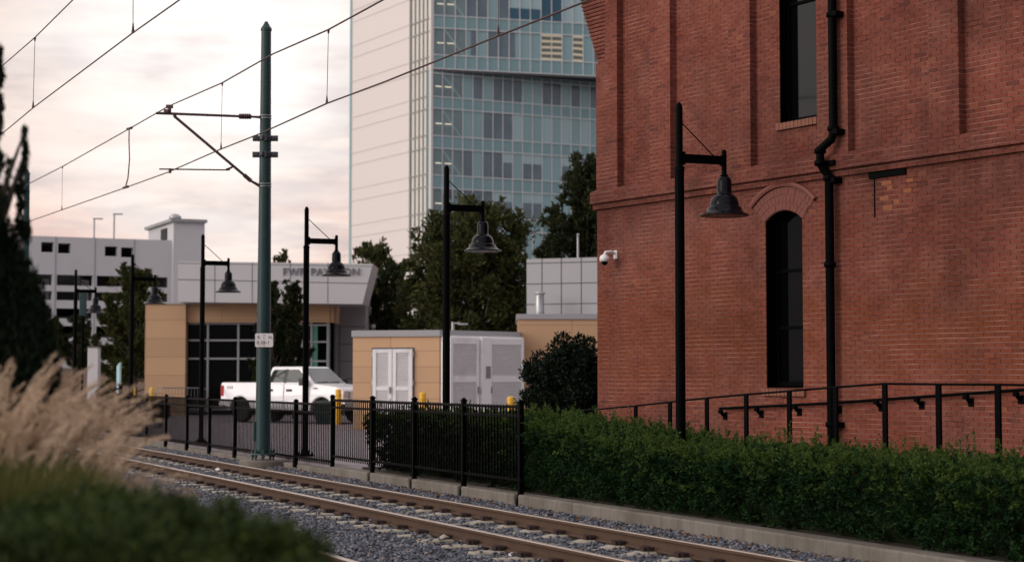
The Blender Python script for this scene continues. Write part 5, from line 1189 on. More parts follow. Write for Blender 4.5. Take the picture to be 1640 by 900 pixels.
# ------------------------------------------------------------------ pickup truck
def make_truck():
    phi = R(-33); sc_ = 1.055
    gp_ = ground(389, 676.0)                       # rear right wheel contact
    fwd = Vector((math.cos(phi), math.sin(phi), 0)); lft = Vector((-fwd.y, fwd.x, 0))
    o = gp_ - fwd*1.27*sc_ + lft*0.86*sc_; o.z = 0
    TF = frame(o, fwd, lft, Z3) @ Matrix.Scale(sc_, 4)
    root = thing('pickup_truck', None, 'white crew cab pickup truck parked in front of the pavilion', 'pickup truck', None, TF)
    def Bt(mm, nm, mat, par=root, **k): return mm.build(nm, mat, par, world=False, **k)
    W2 = 1.0; wr = 0.40; xr_, xf_ = 1.27, 4.95
    def arch(xc, r, n=12): return [(xc + r*math.cos(a), 0.42 + r*math.sin(a)) for a in np.linspace(math.pi, 0, n)][::1]
    # lower body outline (side view), clockwise from the rear bottom
    low = [(0.38,0.62),(0.34,0.75),(0.32,1.30),(0.35,1.40)]
    low += [(2.36,1.40),(2.38,1.36),(4.4,1.34),(4.55,1.36),(5.55,1.26),(5.80,1.17),(5.87,1.05),(5.88,0.55),(5.8,0.46),(xf_+0.52,0.46)]
    low += [(xf_ + 0.5*math.cos(a), 0.42 + 0.5*math.sin(a)) for a in np.linspace(0.08, math.pi-0.08, 12)]
    low += [(xf_-0.52,0.46),(xr_+0.52,0.46)]
    low += [(xr_ + 0.5*math.cos(a), 0.42 + 0.5*math.sin(a)) for a in np.linspace(0.08, math.pi-0.08, 12)]
    low += [(xr_-0.52,0.52)]
    # cross section with a slight tumblehome: three slabs
    q = MB(); n = len(low)
    def wz(z): return W2 - 0.05*max(0, z-0.9)/0.5 - 0.03*max(0, 0.75-z)/0.3
    L_ = [(x, wz(z), z) for x, z in low]; Rr2 = [(x, -wz(z), z) for x, z in low]
    q.add(L_ + Rr2, [tuple(range(n)), tuple(range(2*n-1, n-1, -1))] + [(i, n+i, n+(i+1)%n, (i+1)%n) for i in range(n)])
    body = Bt(q, 'body', M['white_paint'], bevel=0.035, seg=3)
    q = MB(); q.box2((0.5,-0.8,0.45),(5.7,0.8,0.95)); Bt(q, 'underbody', M['black_plastic'])
    q = MB(); q.box2((0.38,-0.9,1.385),(2.34,0.9,1.43)); Bt(q, 'bed_cover', M['black_plastic'], bevel=0.02)
    # cab
    def loft(b, t): 
        q = MB(); q.add(b + t, [(3,2,1,0),(4,5,6,7),(0,1,5,4),(1,2,6,5),(2,3,7,6),(3,0,4,7)]); return q
    zb, ztp = 1.33, 1.955; yb, yt = 0.93, 0.74
    xb0, xb1, xt0, xt1 = 2.36, 4.55, 2.50, 3.84
    cab = loft([(xb0,-yb,zb),(xb1,-yb,zb),(xb1,yb,zb),(xb0,yb,zb)], [(xt0,-yt,ztp),(xt1,-yt,ztp),(xt1,yt,ztp),(xt0,yt,ztp)])
    Bt(cab, 'cab', M['white_paint'], bevel=0.07, seg=3)
    def side_pt(x, f, s, e=0.012):
        z = zb + (ztp-zb)*f; y = yb + (yt-yb)*f + e; return (x, s*y, z)
    for s in (-1, 1):
        for nm, poly in (('rear_window', [(2.50,0.13),(3.17,0.13),(3.17,0.84),(2.66,0.84),(2.58,0.7)]), ('front_window', [(3.30,0.13),(4.32,0.13),(4.24,0.22),(3.76,0.84),(3.30,0.84)])):
            q = MB(); P_ = [side_pt(x, f, s) for x, f in poly]; P2 = [side_pt(x, f, s, 0.0) for x, f in poly]; k = len(P_)
            q.add(P_+P2, [tuple(range(k)) if s < 0 else tuple(range(k-1,-1,-1))] + [(i,(i+1)%k,k+(i+1)%k,k+i) for i in range(k)]); Bt(q, nm, M['glass_truck'])
        q = MB(); P_ = [side_pt(x, f, s, 0.013) for x, f in ((3.175,0.1),(3.295,0.1),(3.295,0.86),(3.175,0.86))]; q.add(P_, [(0,1,2,3) if s < 0 else (3,2,1,0)]); Bt(q, 'door_pillar', M['black_plastic'])
        q = MB()
        for x in (2.42, 3.24, 4.40): q.box2((x-0.006, s*0.99, 0.52), (x+0.006, s*1.004, 1.33))
        q.box2((2.1, s*0.99, 0.515), (4.2, s*1.003, 0.53)); Bt(q, 'door_seam', simple('door_gap', (0.2,0.2,0.21), 0.7, 0, 0.1, 3, 0) if s < 0 else M['joint'])
        for x in (2.50, 3.36):
            q = MB(); q.box2((x, s*0.95, 1.10), (x+0.24, s*1.015, 1.175)); Bt(q, 'door_handle', M['black_plastic'], bevel=0.015)
        q = MB(); q.box2((4.12, s*0.98, 1.30), (4.32, s*1.26, 1.56)); q.box2((4.2, s*0.9, 1.33), (4.28, s*1.02, 1.42)); Bt(q, 'mirror', M['black_plastic'], bevel=0.045, seg=3)
        q = MB(); q.box2((0.308, s*0.80, 0.92), (0.46, s*0.985, 1.30)); Bt(q, 'tail_light', M['red_lens'], bevel=0.02)
        q = MB(); q.box2((5.6, s*0.70, 0.92), (5.9, s*0.96, 1.14)); Bt(q, 'headlight', M['lamp_lens'], bevel=0.03)
        for xc in (xr_, xf_):                     # wheel arch lips
            q = MB(); A = np.linspace(0.05, math.pi-0.05, 14); vs = []
            for a in A:
                for r, y in ((0.50,0.955),(0.50,1.025),(0.585,1.015),(0.60,0.95)): vs.append((xc+r*math.cos(a), s*y, 0.42+r*math.sin(a)))
            q.add(vs, [(i*4+j, i*4+j+1, (i+1)*4+j+1, (i+1)*4+j) for i in range(len(A)-1) for j in range(3)], smooth=True); Bt(q, 'arch_lip', M['white_paint'])
            w_ = MB(); prof = [(0.2,-0.12),(0.30,-0.135),(0.375,-0.125),(0.405,-0.09),(0.41,0),(0.405,0.09),(0.375,0.125),(0.30,0.135),(0.24,0.12)]
            w_.lathe(prof, n=32); yc = s*0.865
            rot = Matrix.Rotation(R(-90)*s*-1, 4, 'X')
            w_.v = [tuple(rot @ Vector(v) + Vector((xc, yc, 0.41))) for v in w_.v]; wh = Bt(w_, 'wheel', M['tyre'])
            r2 = MB(); r2.lathe([(0.001,-0.02),(0.06,-0.01),(0.07,0.05),(0.001,0.055)], n=16); r2.lathe([(0.225,0.0),(0.255,0.115),(0.235,0.125),(0.2,0.05)], n=28)
            for k in range(6):
                a = k*math.pi/3; ax_ = (Vector((math.cos(a),math.sin(a),0)), Vector((-math.sin(a),math.cos(a),0)), Z3); r2.box(ax_[0]*0.14+Vector((0,0,0.06)), (0.2,0.075,0.03), ax=ax_)
            r2.v = [tuple(Matrix.Rotation(R(-90)*s, 4, 'X') @ Vector(v) + Vector((xc, yc, 0.41))) for v in r2.v]
            Bt(r2, 'rim', M['chrome'], wh)
    # glass front and back, grille, bumpers
    def fpt(u, f, e=0.014): 
        x = xb1 + (xt1-xb1)*f; y = (yb + (yt-yb)*f)*u; nx, nz = (ztp-zb), (xb1-xt1); L = math.hypot(nx, nz); return (x+e*nx/L, y, zb+(ztp-zb)*f+e*nz/L)
    q = MB(); q.add([fpt(u, f) for u, f in ((-.9,.08),(.9,.08),(.87,.9),(-.87,.9))], [(0,1,2,3)]); Bt(q, 'windscreen', M['glass_screen'])
    q = MB()
    for u in (-.45, .25): q.tube([fpt(u-0.3,.085,.03), fpt(u+0.35,.12,.03)], 0.012, 6)
    Bt(q, 'wiper', M['black_plastic'])
    q = MB(); q.add([(xb0-0.012+(xt0-xb0)*f, (yb+(yt-yb)*f)*u, zb+(ztp-zb)*f) for u, f in ((.8,.2),(-.8,.2),(-.78,.85),(.78,.85))], [(0,1,2,3)]); Bt(q, 'back_window', M['glass_truck'])
    q = MB(); q.box2((5.84,-0.68,0.78),(5.915,0.68,1.12)); 
    for z in (0.86, 0.95, 1.04): q.box2((5.90,-0.66,z-0.025),(5.94,0.66,z+0.02))
    Bt(q, 'grille', M['chrome'], bevel=0.01)
    q = MB(); q.box2((5.72,-0.98,0.5),(5.99,0.98,0.74)); Bt(q, 'front_bumper', M['chrome'], bevel=0.04, seg=3)
    q = MB(); q.box2((0.2,-0.95,0.55),(0.42,0.95,0.74)); Bt(q, 'rear_bumper', M['chrome'], bevel=0.03)
    q = MB(); q.box2((4.56,-1.006,1.19),(4.74,-0.96,1.225)); Bt(q, 'side_badge', M['black_plastic'], bevel=0.008)
    text_mesh('badge', '4X4', 0.16, TF @ frame(Vector((0.74, -0.966, 1.22)), Vector((1,0,0)), Vector((0,0.1,1)).normalized(), Vector((0,-1,0.1)).normalized()), M['black_plastic'], root, 0.008)
make_truck()

# ------------------------------------------------------------------ bollards, barrier, bin, board, posts
def bollard(px, ytop, Y, label, h=1.2):
    p = at(px, ytop, Y); h = p.z
    root = thing('bollard', (p.x, p.y, 0), label, 'bollard', 'yellow bollards')
    q = MB(); r = 0.105; q.lathe([(r,-0.05),(r,h-0.07),(r*0.93,h-0.02),(r*0.6,h),(0.001,h+0.005)], (p.x,p.y,0), 24); q.build('post', M['yellow'], root)
    q = MB(); q.lathe([(r+0.004,h*0.80),(r+0.007,h*0.805),(r+0.007,h*0.84),(r+0.004,h*0.845)], (p.x,p.y,0), 24); q.build('band', simple('bollard_band', (0.6,0.33,0.02), 0.5, 0, 0.1, 4, 0), root)
bollard(542, 623, 62.4, 'yellow bollard in front of the truck bonnet')
bollard(677, 628, 53.5, 'yellow bollard between the two sets of white doors')
bollard(818, 635, 47.5, 'worn yellow bollard in front of the right louvre door')
bollard(213.5, 620, 74, 'yellow bollard standing left of the tan pavilion wall')
bollard(243.5, 620.5, 73, 'yellow bollard against the tan pavilion wall beside the barrier')
bp0, bp1 = at(250, 621, 75.5), at(332, 621, 75.5); hz_ = bp0.z
cb2 = thing('crowd_barrier', ((bp0.x+bp1.x)/2, bp0.y, 0), 'low grey steel barrier along the foot of the tan wall', 'barrier')
q = MB(); rr0 = 0.18
q.tube([(bp0.x,bp0.y,0.15),(bp0.x,bp0.y,hz_-rr0),(bp0.x+0.06,bp0.y,hz_-0.05),(bp0.x+rr0,bp0.y,hz_),(bp1.x-rr0,bp0.y,hz_),(bp1.x-0.06,bp0.y,hz_-0.05),(bp1.x,bp0.y,hz_-rr0),(bp1.x,bp0.y,0.15)], 0.022, 8); q.tube([(bp0.x,bp0.y,0.2),(bp1.x,bp0.y,0.2)], 0.02, 8); q.build('frame', M['dull_steel'], cb2)
q = MB(); n = 16
for k in range(1, n): x = bp0.x+(bp1.x-bp0.x)*k/n; q.tube([(x,bp0.y,0.2),(x,bp0.y,hz_)], 0.009, 6)
q.build('bars', M['dull_steel'], cb2)
for x in (bp0.x+0.3, bp1.x-0.3): q = MB(); q.box((x,bp0.y,0.03), (0.06,0.6,0.05)); q.box((x,bp0.y,0.1), (0.04,0.04,0.2)); q.build('foot', M['dull_steel'], cb2)
p = ground(519, 679); h = at(519, 643, p.y).z
tb = thing('waste_bin', (p.x, p.y, 0), 'dark green waste bin beside the front wheel of the truck', 'bin')
q = MB(); q.add([(p.x-.26,p.y-.26,.02),(p.x+.26,p.y-.26,.02),(p.x+.26,p.y+.26,.02),(p.x-.26,p.y+.26,.02),(p.x-.31,p.y-.31,h-.1),(p.x+.31,p.y-.31,h-.1),(p.x+.31,p.y+.31,h-.1),(p.x-.31,p.y+.31,h-.1)], [(3,2,1,0),(4,5,6,7),(0,1,5,4),(1,2,6,5),(2,3,7,6),(3,0,4,7)]); q.build('bin_body', M['bin_green'], tb, bevel=0.02)
q = MB(); q.box((p.x,p.y,h-.05), (.68,.68,.08)); q.box((p.x,p.y,h), (.4,.5,.06)); q.build('lid', M['bin_green'], tb, bevel=0.02)
# pale blue board, concrete column, banner post
p = at(192, 600, 83); zt = at(192, 582, 83).z
bo = thing('notice_board', (p.x, p.y, 0), 'narrow pale blue board seen edge on left of the pavilion', 'board')
q = MB(); d_ = Vector((0.36, -0.93, 0)).normalized(); nd = Vector((d_.y, -d_.x, 0)); c = Vector((p.x, p.y, 0))
q.prism([(-0.45,0.35),(0.45,0.35),(0.45,zt+0.05),(-0.45,zt-0.12)], c, d_, Z3, nd*0.09); q.build('board', M['teal_board'], bo, bevel=0.01)
q = MB()
for s in (-0.35, 0.35): q.box(c+d_*s+Z3*0.2+nd*0.045, (0.08,0.06,0.5), ax=(d_,nd,Z3))
q.build('leg', M['galv'], bo)
p = at(150.5, 600, 90); zt = at(150, 557, 90).z
co_ = thing('concrete_pillar', (p.x, p.y, 0), 'square pale concrete pillar beneath the far lamp', 'pillar')
q = MB(); q.box((p.x,p.y,zt/2-.1), (0.55,0.55,zt+.2)); q.build('shaft', M['garage'], co_, bevel=0.03)
q = MB(); q.box((p.x,p.y,zt+0.03), (0.6,0.6,0.07)); q.build('cap', M['concrete'], co_, bevel=0.015)
p = at(131.5, 600, 70); z0, z1 = at(131, 506, 70).z, at(131, 468, 70).z
bn = thing('signal_post', (p.x, p.y, 0), 'slim post with a tall dark signal box beside the farthest lamp', 'signal')
q = MB(); q.tube([(p.x,p.y,0),(p.x,p.y,z0+0.1)], 0.05, 10); q.build('pole', M['black_metal'], bn)
q = MB(); q.box((p.x,p.y,(z0+z1)/2), (0.26,0.2,z1-z0)); q.build('signal_box', M['green_pole'], bn, bevel=0.03)
# low tan wall far left behind the column
a, b = at(60, 640, 104), at(236, 640, 106); d_ = (b-a); d_.z = 0; L = d_.length; d_.normalize(); n_ = nrm_of(d_); a.z = 0
fwl = thing('site_wall', a, 'long low tan wall in front of the parking garage', 'wall')
q = MB(); q.prism([(0,-.3),(L,-.3),(L,2.1),(0,2.1)], a, d_, Z3, -n_*0.4); q.build('wall', M['tan_far'], fwl); q = MB(); q.prism([(-.05,2.1),(L+.05,2.1),(L+.05,2.22),(-.05,2.22)], a+n_*0.05, d_, Z3, -n_*0.5); q.build('coping', M['concrete'], fwl)

# ------------------------------------------------------------------ vegetation
def leaf_arrays(Cn, D, L, W, fold=0.25):
    n = len(Cn); D = D/np.maximum(np.linalg.norm(D, axis=1, keepdims=True), 1e-6)
    rnd = RNG.normal(size=(n,3)); S = np.cross(D, rnd); S /= np.maximum(np.linalg.norm(S, axis=1, keepdims=True), 1e-6); U = np.cross(S, D)
    L = np.asarray(L).reshape(-1,1); W = np.asarray(W).reshape(-1,1)
    V = np.stack([Cn - D*L*0.5, Cn + S*W*0.5 + U*W*fold, Cn + D*L*0.5, Cn - S*W*0.5 + U*W*fold], 1)
    Fq = np.arange(n*4).reshape(n,4); return V.reshape(-1,3), Fq
def leaves(name, Cn, D, l, w, mat, parent=None, label=None, cat=None, kind=None, loc=None):
    n = len(Cn); Ls = l*RNG.uniform(0.6, 1.35, n); Ws = w*RNG.uniform(0.6, 1.3, n)
    V, Fq = leaf_arrays(Cn, D, Ls, Ws)
    o = np_mesh(name, V, Fq, mat, parent, loc); return tag(o, label, cat, None, kind)
def clump_cloud(centers, radii, n_each, squash=(1,1,1), shell=0.35):
    """points in clumps; returns points and outward directions"""
    P, D = [], []
    for c, r in zip(centers, radii):
        n = int(n_each*(r/np.mean(radii))**2); u = RNG.normal(size=(n,3)); u /= np.linalg.norm(u, axis=1, keepdims=True)
        rad = (shell + (1-shell)*RNG.uniform(0,1,(n,1)))**0.6*r*RNG.uniform(0.75, 1.15, (n,1))
        P.append(np.array(c) + u*rad*np.array(squash)); D.append(u)
    return np.concatenate(P), np.concatenate(D)
def sprays(Bp, Dv, L, k, rad, taper=0.65):
    """leafy shoots: Bp (n,3) bases, Dv (n,3) directions, L (n) lengths, k leaves each -> leaf centres and directions"""
    n = len(Bp); Dv = Dv/np.linalg.norm(Dv, axis=1, keepdims=True); u = RNG.uniform(0, 1, (n, k))**0.8
    r = RNG.normal(size=(n, k, 3)); r -= (r*Dv[:,None,:]).sum(2, keepdims=True)*Dv[:,None,:]
    P = Bp[:,None,:] + Dv[:,None,:]*(L[:,None]*u)[:,:,None] + r*(np.asarray(rad).reshape(-1,1)*(1-taper*u))[:,:,None]
    P[:,:,2] -= 0.10*(u**2)*L[:,None]
    rn = r/np.maximum(np.linalg.norm(r, axis=2, keepdims=True), 1e-6)
    D = Dv[:,None,:]*0.8 + rn*0.75 + RNG.normal(size=(n,k,3))*0.35
    return P.reshape(-1,3), D.reshape(-1,3)
def tree(label, px0, px1, ytop, Y, mat, n=13000, leaf=(0.17,0.08), zbase=1.2, shape='round', seed=1, name='tree', depth=0.8, clumps=120, top_spread=0.35, zlow=None):
    rs = np.random.default_rng(seed)
    x0, x1 = at(px0, 500, Y).x, at(px1, 500, Y).x; zt = at((px0+px1)/2, ytop, Y).z; cx = (x0+x1)/2; hw = (x1-x0)/2
    root = thing(name, (cx, Y, 0), label, 'tree'); zl = zbase if zlow is None else zlow; H = zt - zl
    nl = max(16, clumps//4); limbs = []; B, Dv, Ls = [], [], []
    for i in range(nl):
        h = (i+rs.uniform(0.1, 0.9))/nl; a = i*2.4 + rs.uniform(-.5, .5)
        if shape == 'broad': wdt = 0.80+0.25*math.sin(math.pi*min(1, h+0.15))
        elif shape == 'round': wdt = math.sqrt(max(0.08, 1-(2*h-0.9)**2*0.8))
        else: wdt = 0.68+0.34*math.sin(math.pi*min(1, h*0.9+0.12))
        if h > 0.78: wdt *= 1-(h-0.78)/0.22*(1-top_spread)
        rr = rs.uniform(0.72, 1.08)*wdt*hw
        e = Vector((cx+math.cos(a)*rr, Y+math.sin(a)*rr*depth, zl+H*(0.10+0.90*h)*rs.uniform(0.93, 1.04)))
        s_ = Vector((cx, Y, zl*0.6 + (e.z-zl*0.6)*rs.uniform(0.25, 0.5))); m_ = s_.lerp(e, 0.55)+Vector((0, 0, -0.06*rr)); limbs.append((s_, m_, e))
        d = (e-s_).normalized()
        for q_ in range(max(5, clumps//nl*2+3)):
            f_ = rs.uniform(0.22, 1.0)**0.7; p = s_.lerp(m_, f_*2) if f_ < 0.5 else m_.lerp(e, f_*2-1)
            dv = d*0.55 + Vector((rs.normal(0,.55), rs.normal(0,.55), 0.45+rs.normal(0,.35)))
            B.append(tuple(p)); Dv.append(tuple(dv)); Ls.append(hw*rs.uniform(0.18, 0.42)*(1.15-0.35*f_))
    for i in range(int(nl*0.6)):                       # leader shoots that break the outline at the top
        a = rs.uniform(0, 6.28); rr = hw*rs.uniform(0, 0.75)*max(0.4, top_spread+0.3)
        B.append((cx+math.cos(a)*rr, Y+math.sin(a)*rr*depth, zt-H*(0.10+0.16*(rr/hw)**2)*rs.uniform(0.8, 1.5))); Dv.append((rs.normal(0,.22), rs.normal(0,.22), 1)); Ls.append(H*rs.uniform(0.07, 0.16))
    B, Dv, Ls = np.array(B), np.array(Dv), np.array(Ls); k = max(8, int(n/len(B)))
    P, D = sprays(B, Dv, Ls, k, hw*0.075*(0.8+0.5*rs.uniform(size=len(B))))
    leaves('crown', P, D, leaf[0], leaf[1], mat, root)
    b = MB(); tr = max(0.06, hw*0.05)
    b.tube([(cx,Y,-0.2),(cx+0.05,Y,zl*0.6),(cx-0.05,Y+0.05,zl+H*0.35),(cx,Y,zl+H*0.8)], [tr,tr*0.85,tr*0.6,tr*0.2], 10)
    for s_, m_, e in limbs: b.tube([s_, m_, e], [tr*0.4, tr*0.26, tr*0.07], 6)
    b.build('trunk', M['bark'], root); return root
LT, LD = M['leaf_tree'], M['leaf_dark']
tree('large dark leafy tree behind the utility building', 650, 872, 326, 78, LT, 46000, (0.27,0.11), 1.5, 'broad', 3, clumps=300, top_spread=0.6)
tree('tall dark tree rising beside the brick corner', 862, 1010, 258, 74, LD, 38000, (0.25,0.10), 1.5, 'broad', 5, clumps=240, top_spread=0.3)
tree('olive tree to the right of the pavilion roof', 538, 664, 390, 92, LT, 20000, (0.28,0.11), 1.5, 'oval', 7, clumps=130)
tree('tree between the pavilion end and the utility building', 582, 676, 420, 84, LD, 15000, (0.2,0.085), 1.0, 'broad', 8, clumps=100)
tree('tree whose tip shows just above the pavilion fascia', 424, 484, 405, 104, LT, 6000, (0.24,0.11), 2.0, 'round', 9, clumps=60)
tree('broad tree in front of the parking garage, left of the pavilion', 160, 276, 428, 93, LT, 22000, (0.26,0.11), 1.0, 'broad', 11, clumps=160)
tree('low dark tree below the garage, behind the farthest lamp', 84, 166, 502, 98, LD, 9000, (0.22,0.1), 2.2, 'round', 12, clumps=70)
tree('dark tree below the garage behind the juniper', 20, 100, 492, 99, LD, 9000, (0.22,0.1), 1.5, 'round', 13, clumps=70)
tree('slender young tree against the fascia, right of the green mast', 440, 498, 452, 71, LD, 19000, (0.17,0.07), 0.9, 'broad', 14, clumps=130, zlow=0.5, top_spread=0.3)
tree('slender young tree partly hidden by the green mast', 404, 466, 456, 70, LD, 19000, (0.17,0.07), 0.9, 'broad', 15, clumps=130, zlow=0.5, top_spread=0.3)
def shrub(label, px0, px1, ytop, Y, mat, n, leaf, depth=0.9, name='shrub', z0=0.0, cat='shrub', clumps=70, seed=1, squash=(1,1,0.9)):
    rs = np.random.default_rng(seed); x0, x1 = at(px0, 600, Y).x, at(px1, 600, Y).x; zt = at(800, ytop, Y).z; cx, hw = (x0+x1)/2, (x1-x0)/2; h = zt - z0
    root = thing(name, (cx, Y, z0), label, cat); Cs, Rs = [], []
    for i in range(clumps):
        th = rs.uniform(0, 2*math.pi); ph = math.acos(rs.uniform(-0.55, 1)); rr = rs.uniform(0.5, 0.93)
        r_ = min(hw, h)*rs.uniform(0.15, 0.27); k = 1 if math.cos(ph) > 0 else 0.9
        Cs.append((cx + math.sin(ph)*math.cos(th)*hw*rr*k, Y + math.sin(ph)*math.sin(th)*hw*depth*rr*k, z0 + h*0.47 + math.cos(ph)*h*0.5*rr)); Rs.append(r_)
    P, D = clump_cloud(Cs, Rs, n/len(Cs), squash); keep = P[:,2] > z0; P, D = P[keep], D[keep]; D = D*0.8+RNG.normal(size=D.shape)*0.5+np.array([0,0,0.25])
    leaves('foliage', P, D, leaf[0], leaf[1], mat, root)
    b = MB()
    for i in range(0, len(Cs), 5): b.tube([(cx+rs.uniform(-.08,.08), Y+rs.uniform(-.08,.08), z0-0.1), ((cx+Cs[i][0])/2, (Y+Cs[i][1])/2, z0+(Cs[i][2]-z0)*0.45), Cs[i]], [0.03,0.02,0.008], 5)
    b.build('stems', M['bark'], root); return root
shrub('rounded dark glossy shrub against the brick corner', 834, 990, 526, 36.5, M['leaf_glossy'], 36000, (0.085,0.045), seed=2, clumps=190)
shrub('dark leafy shrub behind the far stretch of fence', 232, 275, 634, 58, M['leaf_glossy'], 4000, (0.1,0.05), seed=3, clumps=30)
shrub('small green bush left of the far fence corner', 104, 152, 630, 50, M['leaf_hedge'], 3500, (0.08,0.03), seed=4, clumps=30)
shrub('weedy shrub at the foot of the far tan wall', 150, 196, 606, 86, M['leaf_tree'], 3500, (0.12,0.05), seed=6, clumps=30)

M['inner_dark'] = simple('inner_twigs_painted_shade', (0.012, 0.015, 0.008), 0.95, 0, 0.5, 9, 0.8, 25, 0.0)  # near-black colour stands in for the shade inside the hedge
def hedge(name, label, cat, t0, t1, v0, v1, ztop_fn, n, leaf, mat, z0=-0.05, sprigs=0, bump=0.12):
    root = thing(name, tv((t0+t1)/2, (v0+v1)/2, z0), label, cat)
    ph = RNG.uniform(0, 6.28, 12); fr_ = RNG.uniform(1.0, 4.5, 12)
    def lump(a, b): return sum(np.sin(fr_[i]*a + ph[i])*np.cos(fr_[(i+5)%12]*b*1.3 + ph[(i+3)%12]) for i in range(8))/4
    def loc(t_, v_, z_): return np.stack([TD.x*t_+VD.x*v_, TD.y*t_+VD.y*v_, z_], 1)
    vd, td = np.array(VD), np.array(TD)
    ns = int(n/34); grid = np.linspace(t0, t1, 80); Hh = np.array([ztop_fn(x) for x in grid])
    nt, nf, nb = int(ns*0.50), int(ns*0.42), int(ns*0.08)
    # top shoots
    t_ = RNG.uniform(t0, t1, nt); v_ = RNG.uniform(v0+0.02, v1, nt); zt = np.interp(t_, grid, Hh) + lump(t_, v_*2)*bump*0.5; L = RNG.uniform(0.13, 0.32, nt)
    rnd = 0.10*np.clip(1-(v_-v0)/0.3, 0, 1)**2 + 0.06*np.clip(1-(v1-v_)/0.3, 0, 1)**2
    B1 = loc(t_, v_, zt - L*0.92 - rnd); D1 = RNG.normal(size=(nt,3))*0.38 + np.array([0,0,1.0]) - vd*(0.55*np.clip(1-(v_-v0)/0.35, 0, 1))[:,None]
    # front shoots arch outwards; the face is undercut towards the ground
    t2 = RNG.uniform(t0, t1, nf); f2 = RNG.uniform(0, 1, nf)**1.1; H2 = np.interp(t2, grid, Hh); z2_ = z0 + 0.04 + (H2-z0-0.12)*f2; L2 = RNG.uniform(0.14, 0.34, nf)
    under = 0.14*np.clip(1-f2/0.6, 0, 1)**1.2; v2 = v0 + 0.24 + under - lump(t2, z2_*3)*bump*0.6 + RNG.exponential(0.04, nf)
    B2 = loc(t2, v2, z2_); D2 = RNG.normal(size=(nf,3))*0.45 - vd*0.75 + np.array([0,0,0.45])
    t3 = RNG.uniform(t0, t1, nb); z3 = z0 + (np.interp(t3, grid, Hh)-z0)*RNG.uniform(0.2, 0.9, nb); B3 = loc(t3, np.full(nb, v1-0.1), z3); D3 = RNG.normal(size=(nb,3))*0.45 + vd*0.7 + np.array([0,0,0.5])
    B = np.concatenate([B1,B2,B3]); Dv = np.concatenate([D1,D2,D3]); Ls = np.concatenate([L,L2,RNG.uniform(0.15,0.3,nb)])
    P, D = sprays(B, Dv, Ls, 34, 0.034*RNG.uniform(0.7, 1.4, len(B)), 0.5)
    leaves('foliage', P, D, leaf[0], leaf[1], mat, root)
    if sprigs:
        t_ = RNG.uniform(t0, t1, sprigs); v_ = v0 + (v1-v0)*RNG.uniform(0.0, 1, sprigs); zt = np.interp(t_, grid, Hh) + lump(t_, v_*2)*bump*0.45
        L = RNG.uniform(0.10, 0.24, sprigs)*np.where(RNG.uniform(size=sprigs) < 0.09, 1.9, 1.0)
        B = loc(t_, v_, zt-0.10); Dv = RNG.normal(size=(sprigs,3))*0.35 + np.array([0,0,1.0]) - vd*0.12
        nfs = int(sprigs*0.3)                                   # fresh growth also creeps down the front face
        tf = RNG.uniform(t0, t1, nfs); zf = np.interp(tf, grid, Hh) - 0.06 - RNG.exponential(0.11, nfs); keep = zf > 0.1; tf, zf = tf[keep], zf[keep]
        B = np.concatenate([B, loc(tf, np.full(len(tf), v0+0.13), zf)]); Dv = np.concatenate([Dv, RNG.normal(size=(len(tf),3))*0.45 - vd*0.75 + np.array([0,0,0.6])]); L = np.concatenate([L, RNG.uniform(0.1, 0.24, len(tf))])
        P, D = sprays(B, Dv, L, 26, 0.022, 0.75)
        leaves('new_shoots', P, D, leaf[0]*0.85, leaf[1]*0.7, M['leaf_shoot'], root)
    # dense inner growth so the hedge is not hollow
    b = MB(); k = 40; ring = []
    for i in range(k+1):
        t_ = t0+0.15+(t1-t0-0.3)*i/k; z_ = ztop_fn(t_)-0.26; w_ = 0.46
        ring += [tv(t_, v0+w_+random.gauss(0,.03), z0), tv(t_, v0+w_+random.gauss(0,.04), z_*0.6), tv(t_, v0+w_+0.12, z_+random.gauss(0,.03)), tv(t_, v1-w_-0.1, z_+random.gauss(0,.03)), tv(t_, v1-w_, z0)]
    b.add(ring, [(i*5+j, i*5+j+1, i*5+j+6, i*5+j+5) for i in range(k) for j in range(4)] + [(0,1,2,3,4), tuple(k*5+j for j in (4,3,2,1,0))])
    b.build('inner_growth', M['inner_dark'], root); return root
M['leaf_shoot'] = leafmat('hedge_new_shoot', [(0.15, (0.045, 0.085, 0.018)), (0.5, (0.065, 0.12, 0.026)), (0.82, (0.11, 0.16, 0.036)), (0.98, (0.2, 0.17, 0.06))], 0.25, lev=0.85)
def zt_h(t_): return float(np.interp(t_, [8, 12.8, 17, 20, 22, 24.4], [0.80, 0.83, 0.80, 0.83, 0.97, 1.10]))
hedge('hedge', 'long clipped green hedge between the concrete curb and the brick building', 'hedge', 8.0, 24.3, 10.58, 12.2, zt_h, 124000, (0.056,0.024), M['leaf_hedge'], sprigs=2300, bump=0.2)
hedge('hedge', 'darker overgrown shrubbery behind the taller picket fence', 'hedge', 24.3, 30.6, 10.72, 12.4, lambda t_: float(np.interp(t_, [24.3, 27, 30.6], [1.02, 1.06, 0.98])), 42000, (0.066,0.027), M['leaf_shrub'], sprigs=420, bump=0.22)

